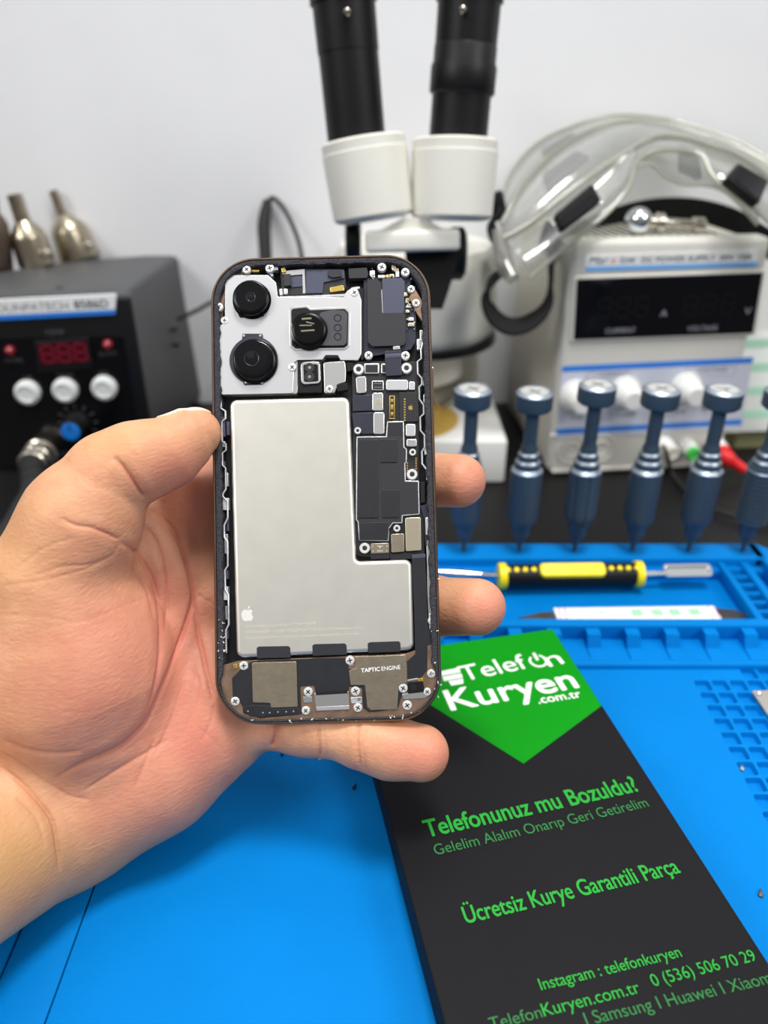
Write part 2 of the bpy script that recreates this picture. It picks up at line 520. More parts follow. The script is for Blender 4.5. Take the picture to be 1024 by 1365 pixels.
# ------------------------------------------------------------------ precision screwdrivers
def zpy(py):
    return .24 - HY * math.tan(PIT + math.atan((py - 682.5) / FPX))
pr = {}
def profile(dz=0.):
    z = lambda py: zpy(py) + dz
    return z
def driver(x, label, kind, dz, symbol):
    t = thing('precision_screwdriver', (x, HY, ZT - .009), label, 'screwdriver', 'blue precision screwdrivers standing in the mat holes')
    z0 = ZT - .009
    H = .1085 + dz
    o = Vector((x, HY, 0)); up = (0, 0, 1)
    mb = MB()   # tip
    mb.lathe(o, up, [(.0009, z0), (.0011, z0 + .004), (.0014, .0165), (.0018, .0200), (.0024, .0225), (.0030, .0235)], 20)
    mb.build('bit', 'driver_blue', t)
    mb = MB()
    if kind == 'hex':
        mb.lathe(o, up, [(.0030, .0225), (.0042, .0240), (.0045, .0250), (.0047, .0300), (.0056, .0312), (.0066, .0335)], 32)
        loops = []
        for r, zz in ((.0064, .0335), (.0082, .0365), (.0084, .040), (.0084, .0635)):
            loops.append([o + Vector((r * (1 - .09 * (math.cos(8 * a) > .2)) * math.cos(a), r * (1 - .09 * (math.cos(8 * a) > .2)) * math.sin(a), zz)) for a in [2 * math.pi * i / 64 for i in range(64)]])
        mb.loft(loops)
        mb.cur = 0
    elif kind == 'rib':
        pf = [(.0030, .0225), (.0042, .0240), (.0045, .0250), (.0047, .0300), (.0056, .0312), (.0066, .0335)]
        zz = .0335
        while zz < .066:
            pf += [(.0082, zz + .0004), (.0082, zz + .0016), (.0074, zz + .0018), (.0074, zz + .0024)]
            zz += .0026
        mb.lathe(o, up, pf, 40)
    else:
        mb.lathe(o, up, [(.0030, .0225), (.0042, .0240), (.0045, .0250), (.0047, .0300), (.0056, .0312), (.0078, .0345), (.0083, .0365), (.0083, .0635)], 40)
    mb.build('grip', 'driver_blue', t)
    k = dz
    mb = MB()
    mb.lathe(o, up, [(.0083, .0634), (.0083, .0640), (.0066, .0656)], 36)
    mb.lathe(o, up, [(.0067, .0685), (.0066, .0690), (.0054, .0702)], 36)
    mb.lathe(o, up, [(.0055, .0729), (.0054, .0734), (.0044, .0744)], 36)
    mb.build('silver_rings', 'driver_ring', t)
    mb = MB()
    mb.lathe(o, up, [(.0067, .0650), (.0067, .0687), (.0055, .0695), (.0055, .0731), (.0044, .0738), (.0044, .0765), (.0036, .0785), (.0035, .080), (.0035, H - .0105), (.0052, H - .0098)], 36)
    mb.build('neck', 'driver_blue', t)
    mb = MB()
    mb.lathe(o, up, [(.0080, H - .0102), (.0092, H - .0092), (.0094, H - .0085), (.0094, H - .0016)], 44)
    cap = mb.build('spinning_cap', 'driver_blue', t)
    mb = MB()
    mb.lathe(o, up, [(.0094, H - .0017), (.0093, H - .0012), (.0079, H - .0001), (.0070, H - .0001), (.0068, H - .0006)], 44)
    mb.build('cap_rim', 'driver_ring', cap)
    mb = MB()
    mb.lathe(o, up, [(.0069, H - .0010), (.0069, H - .0004)], 36)
    mb.build('cap_disc', 'driver_disc', cap)
    mb = MB()
    for j in range(symbol):
        a = math.pi * 2 * j / symbol + .5
        P = Pl((x, HY, H - .0004), (math.cos(a), math.sin(a), 0), (-math.sin(a), math.cos(a), 0))
        mb.prism(P, [(.0002, -.0007), (.0042, -.0005), (.0042, .0005), (.0002, .0007)], 0, .0001)
    mb.build('cap_symbol', 'ink_mid', cap, angle=0)
    return t
dl = ['leftmost blue precision screwdriver, its grip half hidden behind the upper fingertip',
      'second blue precision screwdriver from the left, smooth grip, beside the white microscope base',
      'blue precision screwdriver with fluted grip and slightly higher cap, third from left',
      'blue precision screwdriver with smooth grip and lettered neck, fourth from the left',
      'blue precision screwdriver with smooth grip and three-armed cap mark, near the red clip',
      'rightmost blue screwdriver with ribbed grip, cut by the photo edge']
for i, x in enumerate(HX):
    driver(x, dl[i], ('plain', 'plain', 'hex', 'plain', 'plain', 'rib')[i], (.0005, -.001, .0028, .0007, .0003, .0)[i], (4, 4, 4, 4, 3, 4)[i])

# ------------------------------------------------------------------ double ended pry tool in the tray
PZ = .0125
a = G(662, 768, PZ); b = G(858, 765, PZ); b.z = a.z
TP = Pl((a + b) / 2, b - a, (0, .86, .5))
HL = (b - a).length / 2
t = thing('pry_tool', ((a + b) / 2) - Vector((0, 0, .0075)), 'yellow and black handled pry tool with steel ends lying in the mat tray', 'pry tool')
mb = MB()
mb.tube([TP.at(-HL + .004, 0, 0), TP.at(HL - .004, 0, 0)],     .0062, 14)
for k in range(8):
    u = -HL + .0055 + k * (2 * HL - .011) / 7
hnd = mb.build('handle', 'black_plastic', t)
for s in (-1, 1):
    mb = MB()
    mb.lathe(TP.at(s * (HL - .003), 0, 0), TP.r, [(.0060, -.0022), (.0070, -.0018), (.0070, .0018), (.0060, .0022)], 20)
    mb.build('end_collar', 'yellow_plastic', hnd)
mb = MB()
mb.prism(TP, rrect(HL * .88, .0078, .0025), .0035, .0072, .0008)
mb.build('grip_panel', 'yellow_plastic', hnd)
for s in (-1, 1):
    for k in range(4):
        u = s * (HL * .52 + k * HL * .115)
        mb = MB(); mb.lathe(TP.at(u, .0005, .0040), TP.n, [(.0015, 0), (.0014, .0026), (.0008, .0029)], 12)
        mb.build('grip_dot', 'yellow_plastic', hnd)
# right end: flat looped blade, left end: bent spoon
mb = MB()
mb.tube([TP.at(HL - .002, 0, 0), TP.at(HL + .010, 0, .0005), TP.at(HL + .013, .001, .0005)], [.0016, .0013, .0020], 10)
ol = rrect(.0255, .0072, .002, 5, HL + .0235, .001)
il = [p for p in inset(ccw(ol), .0012)]
ol = ccw(ol)
mb.loft([[TP.at(p.x, p.y, 0) for p in ol], [TP.at(p.x, p.y, .0018) for p in ol], [TP.at(p.x, p.y, .0018) for p in il], [TP.at(p.x, p.y, .0004) for p in il]])
mb.build('flat_end', 'chrome', t)
mb = MB()
mb.tube([TP.at(-HL + .002, 0, 0), TP.at(-HL - .008, .0005, .001), TP.at(-HL - .012, .001, .0005), TP.at(-HL - .02, .002, -.001), TP.at(-HL - .034, .003, .001)], [.0016, .0013, .0016, .003, .001], 12, smooth=4)
mb.build('bent_end', 'chrome', t)

# ------------------------------------------------------------------ flat blade with paper sleeve
BZ = .0062
pa = G(690, 821, BZ); pb = G(998, 817, BZ)
BP = Pl((pa + pb) / 2, pb - pa, (0, 1, 0))
L2 = (pb - pa).length / 2
t = thing('scraper_blade', BP.o - Vector((0, 0, .0015)), 'thin dark double-ended blade in a white sleeve with green marks along the tray front', 'blade')
mb = MB()
mb.prism(BP, [(-L2, -.002), (-L2 + .006, -.0050), (L2 - .012, -.0050), (L2 - .004, -.0046), (L2, -.0024), (L2 - .006, .0024), (L2 - .014, .0038), (-L2 + .012, .0026)], -.0008, .0002)
mb.build('blade', 'blade_steel', t)
u0 = BP.uv(742, 822, .001)[0]; u1 = BP.uv(960, 820, .001)[0]
mb = MB(); mb.box((u0, -.0058, -.0012), (u1, .0054, .0010), .0006, pl=BP)
sl = mb.build('paper_sleeve', 'paper', t)
mb = MB()
for u in (u0 + .0012, u0 + .0042, u1 - .0014, u1 - .0046):
    mb.prism(BP, [(u, -.0054), (u + .0005, -.0054), (u + .0018, .0050), (u + .0013, .0050)], .0009, .00105)
mb.build('sleeve_lines', 'label_magenta', sl, angle=0)
random.seed(5)
mb = MB()   # green characters drawn as little strokes
for k, c in enumerate((-.012, .002, .0115, .021, .0305)):
    w = .0030
    if k == 0:
        mb.prism(BP, [(c - .006, -.0004), (c - .002, .0002), (c - .002, .0010), (c - .006, .0004)], .001, .00108); continue
    for yy in (-.0022, -.0004, .0014):
        mb.prism(BP, [(c - w, yy), (c + w, yy), (c + w, yy + .0008), (c - w, yy + .0008)], .001, .00108)
    for xx in ((-.0022, .0002) if k % 2 else (-.0006, .0018)):
        mb.prism(BP, [(c + xx, -.0026), (c + xx + .0008, -.0026), (c + xx + .0008, .0026), (c + xx, .0026)], .001, .00109)
mb.build('green_characters', 'label_green', sl, angle=0)

# ------------------------------------------------------------------ small scraps on the mat
t = thing('metal_shield_plate', G(1016, 945, ZB), 'small bright metal shield plate lying on the square pockets at the right', 'metal plate')
SP = Pl(G(1003, 922, ZB + .002), (1, .02, 0), (.02, 1, 0))
mb = MB()
mb.prism(SP, round_poly([(0, .001), (.02, .001), (.02, -.034), (.0045, -.034), (.0005, -.013)], .0012), -.001, 0, .0003)
pl_ = mb.build('plate', 'scrap_steel', t)
mb = MB()
for u, v in ((.0021, -.0018), (.014, -.002), (.008, -.03)):
    mb.lathe(SP.at(u, v, .00002), (0, 0, 1), [(.0011, 0), (.0010, .0003), (.0006, .0001)], 16)
mb.build('rivets', 'chrome', t)
def crumb(px, py, r, m, label, name='loose_screw', z=ZB):
    p = G(px, py, z)
    mb = MB()
    mb.lathe((p.x, p.y, z), (0, 0, 1), [(r * .6, 0), (r, r * .2), (r, r * .9), (r * .7, r * 1.2)], 10)
    mb.lathe((p.x, p.y + r * .5, z + r * .5), (.5, 1, .0), [(r * .5, 0), (r * .45, r * 2)], 8)
    tag(mb.build(name, m), label, 'screw')
crumb(376, 1007, .0006, 'black_matte', 'tiny dark screw on the blue mat, just below the palm and the phone corner')
crumb(426, 1012, .0006, 'screw_steel', 'tiny pale screw on the blue mat, directly below the little finger crease')
crumb(472, 1051, .0007, 'black_matte', 'tiny dark screw on the blue mat below the little finger, near the box')
crumb(989, 1026, .0009, 'scrap_steel', 'tiny steel screw lying in one of the square mat pockets', z=ZB - .0022)
crumb(1014, 1194, .0009, 'blade_steel', 'tiny dark steel screw on the flat blue mat at the right, beside the black box')

# ------------------------------------------------------------------ hot air station at the left
yw = math.radians(3)
SR = Vector((math.cos(yw), math.sin(yw), 0))
SF = Pl((-.1630, .498, 0), SR, (0, 0, 1))          # front plane, origin at its bottom right corner
SH = .124
t = thing('soldering_station', (-.245, .56, 0), 'dark grey rework station with red digits, white buttons and blue tipped knob', 'soldering station')
p_ = G(243, 338, SH - .003); q_ = G(100, 347, SH - .003)
back = Pl((0, 0, 0), SR, (0, 0, 1))
mb = MB()
Wd = .17
def fr(u, v, w=0): return SF.at(u, v, w)
f0 = [fr(-Wd, .004, -.004), fr(0, .004, -.004), fr(0, SH - .004, -.004), fr(-Wd, SH - .004, -.004)]
f1 = [fr(-Wd + .001, .004, -.010), fr(-.001, .004, -.010), fr(-.003, SH, -.014), fr(-Wd + .003, SH, -.014)]
bk = [Vector((q_.x - .01, p_.y + .001, .004)), Vector((p_.x + .006, p_.y + .001, .004)), Vector((p_.x, p_.y, SH - .002)), Vector((q_.x, q_.y - .004, SH - .002))]
mb.loft([f0, f1, bk])
# rounded by a bevel
me = mb.me()
bm = bmesh.new(); bm.from_mesh(me)
bmesh.ops.bevel(bm, geom=bm.edges[:], offset=.004, segments=3, profile=.5, affect='EDGES')
mb = MB().bm(bm)
body = mb.build('housing', 'station_grey', t)
for v in (.05, .062):
    q = f1[1].lerp(bk[1], .55) + Vector((.0005, 0, .010 + v))
    mb = MB(); mb.lathe(q, (1, .05, .05), [(.0016, -.003), (.0016, .0008), (.001, .0012)], 12)
    mb.build('case_screw', 'black_plastic', t)
mb = MB(); mb.lathe(G(80, 385, SH - .001), (0, 0, 1), [(.004, -.002), (.004, .0006), (.002, .0012)], 16)
mb.build('case_screw', 'black_plastic', t)
mb = MB(); mb.lathe(p_ + Vector((-.002, -.004, -.012)), (1, 0, 0), [(.003, -.002), (.003, .004), (.002, .005)], 14)
mb.build('vent_stud', 'black_plastic', t)
mb = MB()
mb.box((-Wd, .002, -.006), (0, SH - .002, 0), .003, pl=SF, seg=3)
bez = mb.build('front_bezel', 'black_plastic', t)
FP = Pl(SF.at(0, 0, .0006), SF.r, SF.u)
mb = MB()
a0 = FP.uv(173, 440); 
mb.prism(FP, rrect(Wd - .016, SH - .03, .003, 4, -Wd / 2, (SH - .024) / 2), -.002, 0, .0004)
pan = mb.build('control_panel', 'gloss_black', t)
# brand strip
def quadpx(pl, pts, w0, w1, m, name, par, r=0., bev=0., angle=30):
    q = [pl.uv(x, y, w1) for x, y in pts]
    mb = MB(); mb.prism(pl, round_poly(ccw(q), r) if r else q, w0, w1, bev)
    return mb.build(name, m, par, angle)
strip = quadpx(FP, [(-60, 402), (155, 392), (153, 419), (-60, 430)], -.001, .0006, 'label_white', 'brand_strip', t, .0012, .0003)
quadpx(FP, [(-60, 423), (153.3, 412.5), (153, 419), (-60, 430)], .0003, .00066, 'stripe_blue', 'blue_line', strip)
textpx('SOLINPATECH', FP, (-12, 416.5), (92, 412.5), 11, 'ink_mid', strip, w=.0007)
textpx('8586D', FP, (100, 411.5), (145, 409.5), 11, 'ink_dark', strip, w=.0007, bold=.02)
textpx('TEMP', FP, (61, 448), (87, 446), 8, 'print_grey', pan, w=.0001, bold=.01)
# display
dsp = quadpx(FP, [(45, 456), (118, 450), (124, 491), (50, 497)], -.001, .0022, 'black_plastic', 'display_bezel', t, .0015, .0006)
quadpx(FP, [(50, 459), (115, 454.5), (117, 482), (54, 486)], .001, .0024, 'digit_window', 'display_window', dsp, .0006)
mb = MB()
DP = Pl(FP.at(0, 0, .00246), FP.r, FP.u)
for k in range(3):
    cx, cy = DP.uv(63.5 + 21.8 * k, 472 - 1.4 * k)
    w, h, th = .0037, .0056, .0011
    def seg(x0, y0, x1, y1):
        mb.prism(DP, [(cx + x0, cy + y0), (cx + x1, cy + y0), (cx + x1, cy + y1), (cx + x0, cy + y1)], 0, .0001)
    for yy in (-h, 0, h):
        seg(-w + th * .7, yy - th / 2, w - th * .7, yy + th / 2)
    for xx in (-w, w):
        seg(xx - th / 2, .0006, xx + th / 2, h - .0006); seg(xx - th / 2, -h + .0006, xx + th / 2, -.0006)
    seg(w + .0012, -h - .0004, w + .0020, -h + .0005)
mb.build('red_digits', 'digit_red', dsp, angle=0)
for (px, py, cap, a, b) in ((14, 467, 'WORK', (7, 484), (32, 482)), (144, 459, 'ALARM', (132, 475), (156, 473))):
    mb = MB(); c = FP.px(px, py)
    mb.lathe(c, FP.n, [(.0034, -.001), (.0034, .001), (.0029, .003), (.0016, .0042), (.0004, .0046)], 20)
    mb.build('indicator_lamp', 'led_red', t)
    textpx(cap, FP, a, b, 6, 'print_grey', pan, w=.0001)
for (px, py, cap, a, b) in ((38, 522, 'UP', (32, 507), (43, 506.5)), (88, 519, 'TEMP', (76, 504), (98, 503)), (140, 516, 'SET', (132, 501), (145, 500))):
    c = FP.px(px, py); mb = MB()
    mb.lathe(c, FP.n, [(.0084, -.001), (.0084, .003), (.0080, .0042), (.0056, .0055), (.0050, .0050), (.0046, .0048)], 32)
    mb.build('push_button', 'button_white', t)
    textpx(cap, FP, a, b, 6, 'print_grey', pan, w=.0001)
# rotary knob
kc = FP.px(104, 563)
mb = MB()
for k in range(9):
    a = math.radians(-30 + k * 30)
    P = Pl(kc, FP.r * math.cos(a) + FP.u * math.sin(a), FP.u * math.cos(a) - FP.r * math.sin(a))
    mb.prism(P, [(.0105, -.0006), (.0135, -.0006), (.0135, .0006), (.0105, .0006)], 0, .0002)
mb.build('dial_marks', 'print_grey', pan, angle=0)
mb = MB(); loops = []
for r, w in ((.0088, 0), (.0088, .003), (.0074, .005), (.0068, .015), (.0064, .0165)):
    loops.append([kc + FP.n * w + (FP.r * math.cos(a) + FP.u * math.sin(a)) * r * (1 + .035 * math.cos(18 * a)) for a in [2 * math.pi * i / 72 for i in range(72)]])
mb.loft(loops)
kn = mb.build('rotary_knob', 'black_plastic', t)
mb = MB(); mb.lathe(kc + FP.n * .0160, FP.n, [(.0064, -.001), (.0062, .0012), (.0050, .0016)], 28)
mb.build('knob_cap', 'knob_blue', kn)
mb = MB(); P = Pl(kc + FP.n * .0176, FP.r, FP.u); mb.prism(P, [(-.0005, .001), (.0005, .001), (.0005, .006), (-.0005, .006)], -.001, .0001)
mb.build('pointer', 'black_matte', kn)
# lower captions and the hose connector
textpx('HOT AIR', FP, (36, 611), (66, 609), 6, 'print_grey', pan, w=.0001)
textpx('IRON', FP, (74, 608), (94, 607), 6, 'print_grey', pan, w=.0001)
cc = FP.px(58, 602)
mb = MB(); mb.lathe(cc, FP.n, [(.0112, -.001), (.0112, .005), (.0098, .006), (.0098, .010), (.0106, .011), (.0106, .014), (.0095, .015), (.0095, .017), (.0102, .018), (.0102, .022), (.0092, .023)], 36)
mb.build('hose_connector', 'steel', t)
mb = MB()
q0 = cc + FP.n * .012
q0 = cc + FP.n * .021
pth = catmull([q0, G(46, 655, .0125), G(34, 678, .0112), G(18, 706, .0108), G(-14, 738, .0108), G(-90, 765, .0108)], 14)
mb.tube(pth, [.0090 - .0012 * ((i // 2) % 2) - .001 * min(1, i / 40) for i in range(len(pth))], 20)
tag(mb.build('hot_air_hose', 'rubber_black', None, 60), 'black ribbed hose plugged into the silver connector of the rework station', 'hose')

# nozzles standing on the station
def nozzle(px, py, zt, prof, tilt, label, m):
    o = G(px, py, SH - .002)
    t = thing('hot_air_nozzle', o, label, 'nozzle', 'hot air nozzles on top of the rework station')
    d = Vector((tilt, 0, 1))
    k = prof
    mb = MB(); mb.lathe(o, d, k[0], 36, cap1=False)
    mb.build('skirt', m, t)
    mb = MB(); mb.lathe(o, d, k[1], 24, cap0=False, cap1=False)
    mb.build('tube', m, t)
    mb = MB(); c = o + Vector((.0125 if tilt <= 0 else -.0125, -.008, .010)); mb.lathe(c, (0, -1, .2), [(.0032, -.004), (.0032, .003), (.0022, .004)], 12)
    mb.build('clamp_screw', 'steel', t)
nozzle(50, 354, 0, ([(.0125, 0), (.0132, .001), (.0130, .020), (.0122, .023), (.0070, .030), (.0056, .032)], [(.0056, .031), (.0055, .050), (.0046, .050), (.0046, .030)]), -.12,
       'steel hot air nozzle with wide straight tube, middle of the three on the rework station', 'nozzle_steel')
nozzle(106, 343, 0, ([(.0160, 0), (.0162, .002), (.0142, .019), (.0125, .024), (.0066, .030), (.0044, .032)], [(.0040, .031), (.0033, .050), (.0025, .050), (.0028, .030)]), -.22,
       'steel hot air nozzle with thin leaning tube, right of the three on the rework station', 'nozzle_steel')
nozzle(-6, 358, 0, ([(.0120, 0), (.0125, .001), (.0120, .020), (.0110, .032), (.0080, .037), (.0064, .039)], [(.0058, .038), (.0054, .052), (.0044, .052), (.0046, .036)]), .16,
       'burnt brown hot air nozzle at the left photo edge, on the rework station', 'nozzle_burnt')
# cable from the station along the wall
mb = MB(); mb.tube([D(238, 425, .58), D(262, 414, .592), D(290, 400, .596), D(330, 395, .597)], .0016, 10, smooth=6)
tag(mb.build('station_cable', 'rubber_black', None, 60), 'thin dark cable running from behind the rework station along the wall', 'cable')

# ------------------------------------------------------------------ DC power supply at the right
yw = math.radians(6)
PR = Vector((math.cos(yw), math.sin(yw), 0)); PW, PH_, PD = .1275, .158, .125
PS = Pl(G(729, 633, 0), PR, (0, 0, 1))
PSo = PS.o
t = thing('power_supply', PS.at(PW / 2, 0, -PD / 2), 'cream bench power supply with black twin display, knobs and blue stripes', 'power supply')
CS = Pl(PSo, PR, PR.cross(Vector((0, 0, -1))))     # horizontal footprint plane: v runs backwards
mb = MB(); mb.box((.002, .012, .003), (PW - .002, PD, PH_ - .004), .002, pl=CS)
mb.build('case', 'case_ivory', t)
# ventilation slots on the top
mb = MB()
for k in range(16):
    u = .016 + k * .0062
    mb.prism(CS, [(u, .018), (u + .0026, .018), (u + .0026 - .004, .10), (u - .004, .10)], PH_ - .0043, PH_ - .0038)
mb.build('vent_slots', 'black_matte', t, angle=0)
mb = MB(); mb.box((0, 0, .002), (PW, .016, PH_), .004, pl=CS, seg=3)
fb = mb.build('front_frame', 'psu_front', t)
for s in (0, 1):
    mb = MB()
    for k in range(4):
        u = (.0035 + k * .002) if s == 0 else (PW - .0035 - k * .002)
        mb.box((u - .0004, -.0006, PH_ - .022), (u + .0004, .002, PH_ - .006), .0003, pl=CS)
    mb.build('corner_ribs', 'psu_front', fb)
F2 = Pl(PSo + PS.n * .0004, PR, (0, 0, 1))
lab = quadpx(F2, [(781, 341), (1011, 333.5), (1010, 355.5), (781, 361.5)], -.001, .0004, 'label_white', 'name_label', t)
quadpx(F2, [(781, 355.5), (1010, 349), (1010, 355.5), (781, 361.5)], .0001, .00046, 'stripe_sky', 'label_stripe', lab)
textpx('Mar', F2, (785, 352.5), (811, 351.5), 11, 'ink_dark', lab, w=.0005, shear=.25)
textpx('x', F2, (813, 351.5), (822, 351), 11, 'ink_orange', lab, w=.0005, shear=.25)
textpx('low', F2, (826, 351), (848, 350), 11, 'ink_dark', lab, w=.0005, shear=.25)
textpx('DC POWER SUPPLY', F2, (855, 350), (953, 347), 7.5, 'ink_dark', lab, w=.0005, bold=.01)
textpx('30V 10A', F2, (959, 347), (1002, 345.5), 7.5, 'ink_dark', lab, w=.0005, bold=.02)
fdisp = quadpx(F2, [(765, 369), (1021, 360), (1008, 448), (760, 457)], -.001, .0012, 'psu_front', 'display_surround', t, .002, .0008)
win = quadpx(F2, [(769.5, 372.5), (1017, 363.5), (1004, 444), (765, 453)], .0002, .0016, 'screen_black', 'display_window', fdisp, .001)
textpx('A', F2, (880, 422), (889, 421.5), 9, 'ink_pale', win, w=.0017)
textpx('V', F2, (992, 419), (1001, 418.5), 9, 'ink_pale', win, w=.0017)
textpx('CURRENT', F2, (807, 444.5), (847, 443), 7, 'ink_pale', win, w=.0017)
textpx('VOLTAGE', F2, (916, 441.5), (956, 440), 7, 'ink_pale', win, w=.0017)
for (x0, y0) in ((806, 411), (831, 410), (856, 409), (921, 407), (946, 406), (971, 405)):
    c = F2.uv(x0, y0, .0017); mb = MB()   # an unlit digit behind the window
    for sx_, sy_, w, h in ((0, 0, .0035, .0005), (0, .006, .0035, .0005), (0, -.006, .0035, .0005), (-.0042, .003, .0005, .0022), (.0042, .003, .0005, .0022), (-.0042, -.003, .0005, .0022), (.0042, -.003, .0005, .0022)):
        mb.prism(F2, [(c[0] + sx_ - w, c[1] + sy_ - h), (c[0] + sx_ + w, c[1] + sy_ - h), (c[0] + sx_ + w, c[1] + sy_ + h), (c[0] + sx_ - w, c[1] + sy_ + h)], .0016, .00165)
    mb.build('dark_digit', 'black_plastic', win, angle=0)
cp = quadpx(F2, [(749, 490), (1004, 478), (988, 571), (742, 584)], -.001, .0004, 'panel_lilac', 'knob_panel', t)
quadpx(F2, [(750, 488.5), (1004.5, 476.5), (1003.5, 484), (749.5, 496)], .0001, .0005, 'stripe_blue', 'upper_stripe', cp)
quadpx(F2, [(742, 572), (990, 559), (988.5, 566), (741.5, 579.5)], .0001, .0005, 'stripe_blue', 'lower_stripe', cp)
for s, a, b, q in (('CURRENT', (800, 503), (836, 501), [(783, 497), (841, 494), (840, 505), (782, 508)]), ('VOLTAGE', (930, 497), (969, 495), [(916, 491), (981, 488), (979, 500), (914, 503)])):
    textpx(s, F2, a, b, 6, 'ink_mid', cp, w=.0005)
    mb = MB()
    for k in range(4):
        u0 = Vector(F2.uv(*q[k], .0005)); u1 = Vector(F2.uv(*q[(k + 1) % 4], .0005)); d = (u1 - u0).normalized(); n = Vector((-d.y, d.x)) * .0002
        mb.prism(F2, [u0 - n, u1 - n, u1 + n, u0 + n], .0004, .00052)
    mb.build('caption_box', 'ink_pale', cp, angle=0)
for s, a, b in (('FINE', (760, 560), (776, 559)), ('COARSE', (820, 556), (847, 554.5)), ('FINE', (898, 552), (915, 551))):
    textpx(s, F2, a, b, 6, 'ink_mid', cp, w=.0005, bold=.01)
for px, py in ((766, 527), (832, 522), (913, 517), (980, 513)):
    c = F2.px(px, py)
    if px == 980:
        mb = MB(); mb.lathe(F2.px(940, 540), F2.n, [(.0022, 0), (.0022, .0012), (.0016, .0015)], 16); mb.build('indicator_lamp', 'ink_pale', t); continue
    mb = MB(); loops = []
    for r, w in ((.0108, 0), (.0108, .003), (.0088, .0036), (.0066, .017), (.0058, .0185)):
        loops.append([c + F2.n * w + (F2.r * math.cos(a) + F2.u * math.sin(a)) * r * (1 + (.03 * math.cos(20 * a) if w > .0033 else 0)) for a in [2 * math.pi * i / 80 for i in range(80)]])
    mb.loft(loops)
    mb.build('control_knob', 'white_plastic', t)
# embossed rings and binding posts on the plinth
mb = MB()
for px, py in ((762, 600), (801, 598)):
    for r in (.0105, .0062):
        c = F2.px(px, py)
        loops = [[c + (F2.r * math.cos(2 * math.pi * i / 40) + F2.u * math.sin(2 * math.pi * i / 40)) * rr + F2.n * w for i in range(40)] for rr, w in ((r, -.0008), (r - .0003, .0006), (r - .0011, .0006), (r - .0014, -.0008))]
        mb.loft(loops, cap0=False, cap1=False)
mb.build('embossed_rings', 'psu_front', fb)
mb = MB(); mb.box((.003, -.0016, .0015), (PW - .003, .004, .004), .001, pl=CS)
mb.box((0, -.0008, .0295), (PW, .004, .0305), .0004, pl=CS)
mb.build('plinth_edge', 'psu_front', fb)
for px, py, m in ((884, 592, 'case_ivory'), (913, 594, 'green_plastic'), (952, 592, 'red_plastic')):
    c = F2.px(px, py); mb = MB()
    mb.lathe(c, F2.n, [(.0062, 0), (.0062, .006), (.0054, .007), (.0054, .012), (.0048, .0125)], 24)
    post = mb.build('binding_post', 'white_plastic', t)
    mb = MB(); mb.lathe(c + F2.n * .012, F2.n, [(.0050, -.0004), (.0050, .004), (.0040, .0046), (.0030, .0040)], 24)
    mb.build('post_tip', m, post)
# feet
for u in (.012, PW - .012):
    for v in (.02, PD - .02):
        mb = MB(); mb.lathe(CS.at(u, v, 0), (0, 0, 1), [(.006, 0), (.006, .004)], 16)
        mb.build('foot', 'rubber_black', t)

# red plug with its lead, dark lead beside it
t = thing('test_lead', F2.px(972, 612, .03) * 1, 'red insulated test clip on a black lead beside the power supply terminals', 'test lead')
pa = F2.px(958, 604, .014); pb = F2.px(992, 626, .02)
mb = MB(); mb.tube([pa, pa.lerp(pb, .35), pa.lerp(pb, .6), pb], [.0052, .0056, .0040, .0034], 14, smooth=3)
mb.build('red_clip', 'red_plastic', t)
mb = MB(); mb.tube([pb, pb + Vector((.01, -.008, -.012)), G(1000, 668, .003), G(1040, 684, .003), G(1100, 690, .003)], .0014, 10, smooth=8)
mb.build('lead', 'rubber_black', t)
mb = MB(); mb.tube([F2.px(884, 594, .014), F2.px(890, 608, .02), G(897, 632, .004), G(930, 668, .003), G(985, 690, .003), G(1060, 700, .003)], .0014, 10, smooth=8)
tag(mb.build('black_lead', 'rubber_black', None, 60), 'thin black lead lying on the bench behind the screwdrivers', 'cable')

# papers at the right of the power supply
t = thing('paper_pad', G(1040, 606, 0), 'white note pad with pale green lines leaning at the right of the power supply', 'paper')
PP = Pl(G(988, 603, .014) + Vector((0, .03, 0)), (1, .1, 0), (0, .25, 1))
mb = MB(); mb.box((-.002, .002, -.004), (.12, .075, 0), .0005, pl=PP); pg = mb.build('sheet', 'paper', t)
mb = MB()
for k in range(4): mb.prism(PP, [(.002, .012 + k * .017), (.11, .012 + k * .017), (.11, .018 + k * .017), (.002, .018 + k * .017)], 0, .0002)
mb.build('green_lines', 'paper_green', pg, angle=0)
CC = Pl(G(984, 604, 0) + Vector((0, .008, 0)), (1, .1, 0), (0, 1, 0))
mb = MB(); mb.box((0, 0, 0), (.13, .10, .004), .0005, pl=CC); mb.box((.001, .001, .0041), (.13, .1, .016), .0005, pl=CC)
tag(mb.build('card_stack', ['olive_card']), 'olive cardboard pad lying on the bench under the white note pad', 'card')

# ------------------------------------------------------------------ stereo microscope behind the phone
t = thing('stereo_microscope', (.02, .53, 0), 'white stereo microscope with two black eyepiece tubes behind the phone', 'microscope')
mb = MB(); mb.box((-.05, .474, 0), (.083, .590, .032), .002, seg=3)
mb.build('base', 'white_plastic', t)
mb = MB(); mb.lathe((.013, .513, .0321), (0, 0, 1), [(.040, -.001), (.040, .0006), (.039, .0010)], 48)
mb.build('stage_disc', 'brass_disc', t)
mb = MB()   # stage clip
ca = Vector((.062, .552, .034)); 
mb.tube([ca, ca + Vector((-.004, -.004, .006)), ca + Vector((-.016, -.018, .002)), ca + Vector((-.022, -.026, .0015))], [.004, .0032, .0026, .002], 12, smooth=4)
mb.lathe(Vector((.064, .553, .032)), (0, 0, 1), [(.005, 0), (.005, .008), (.004, .010)], 20)
mb.build('stage_clip', 'steel', t)
mb = MB(); mb.box((-.03, .590, 0), (.075, .628, .13), .006, seg=4)
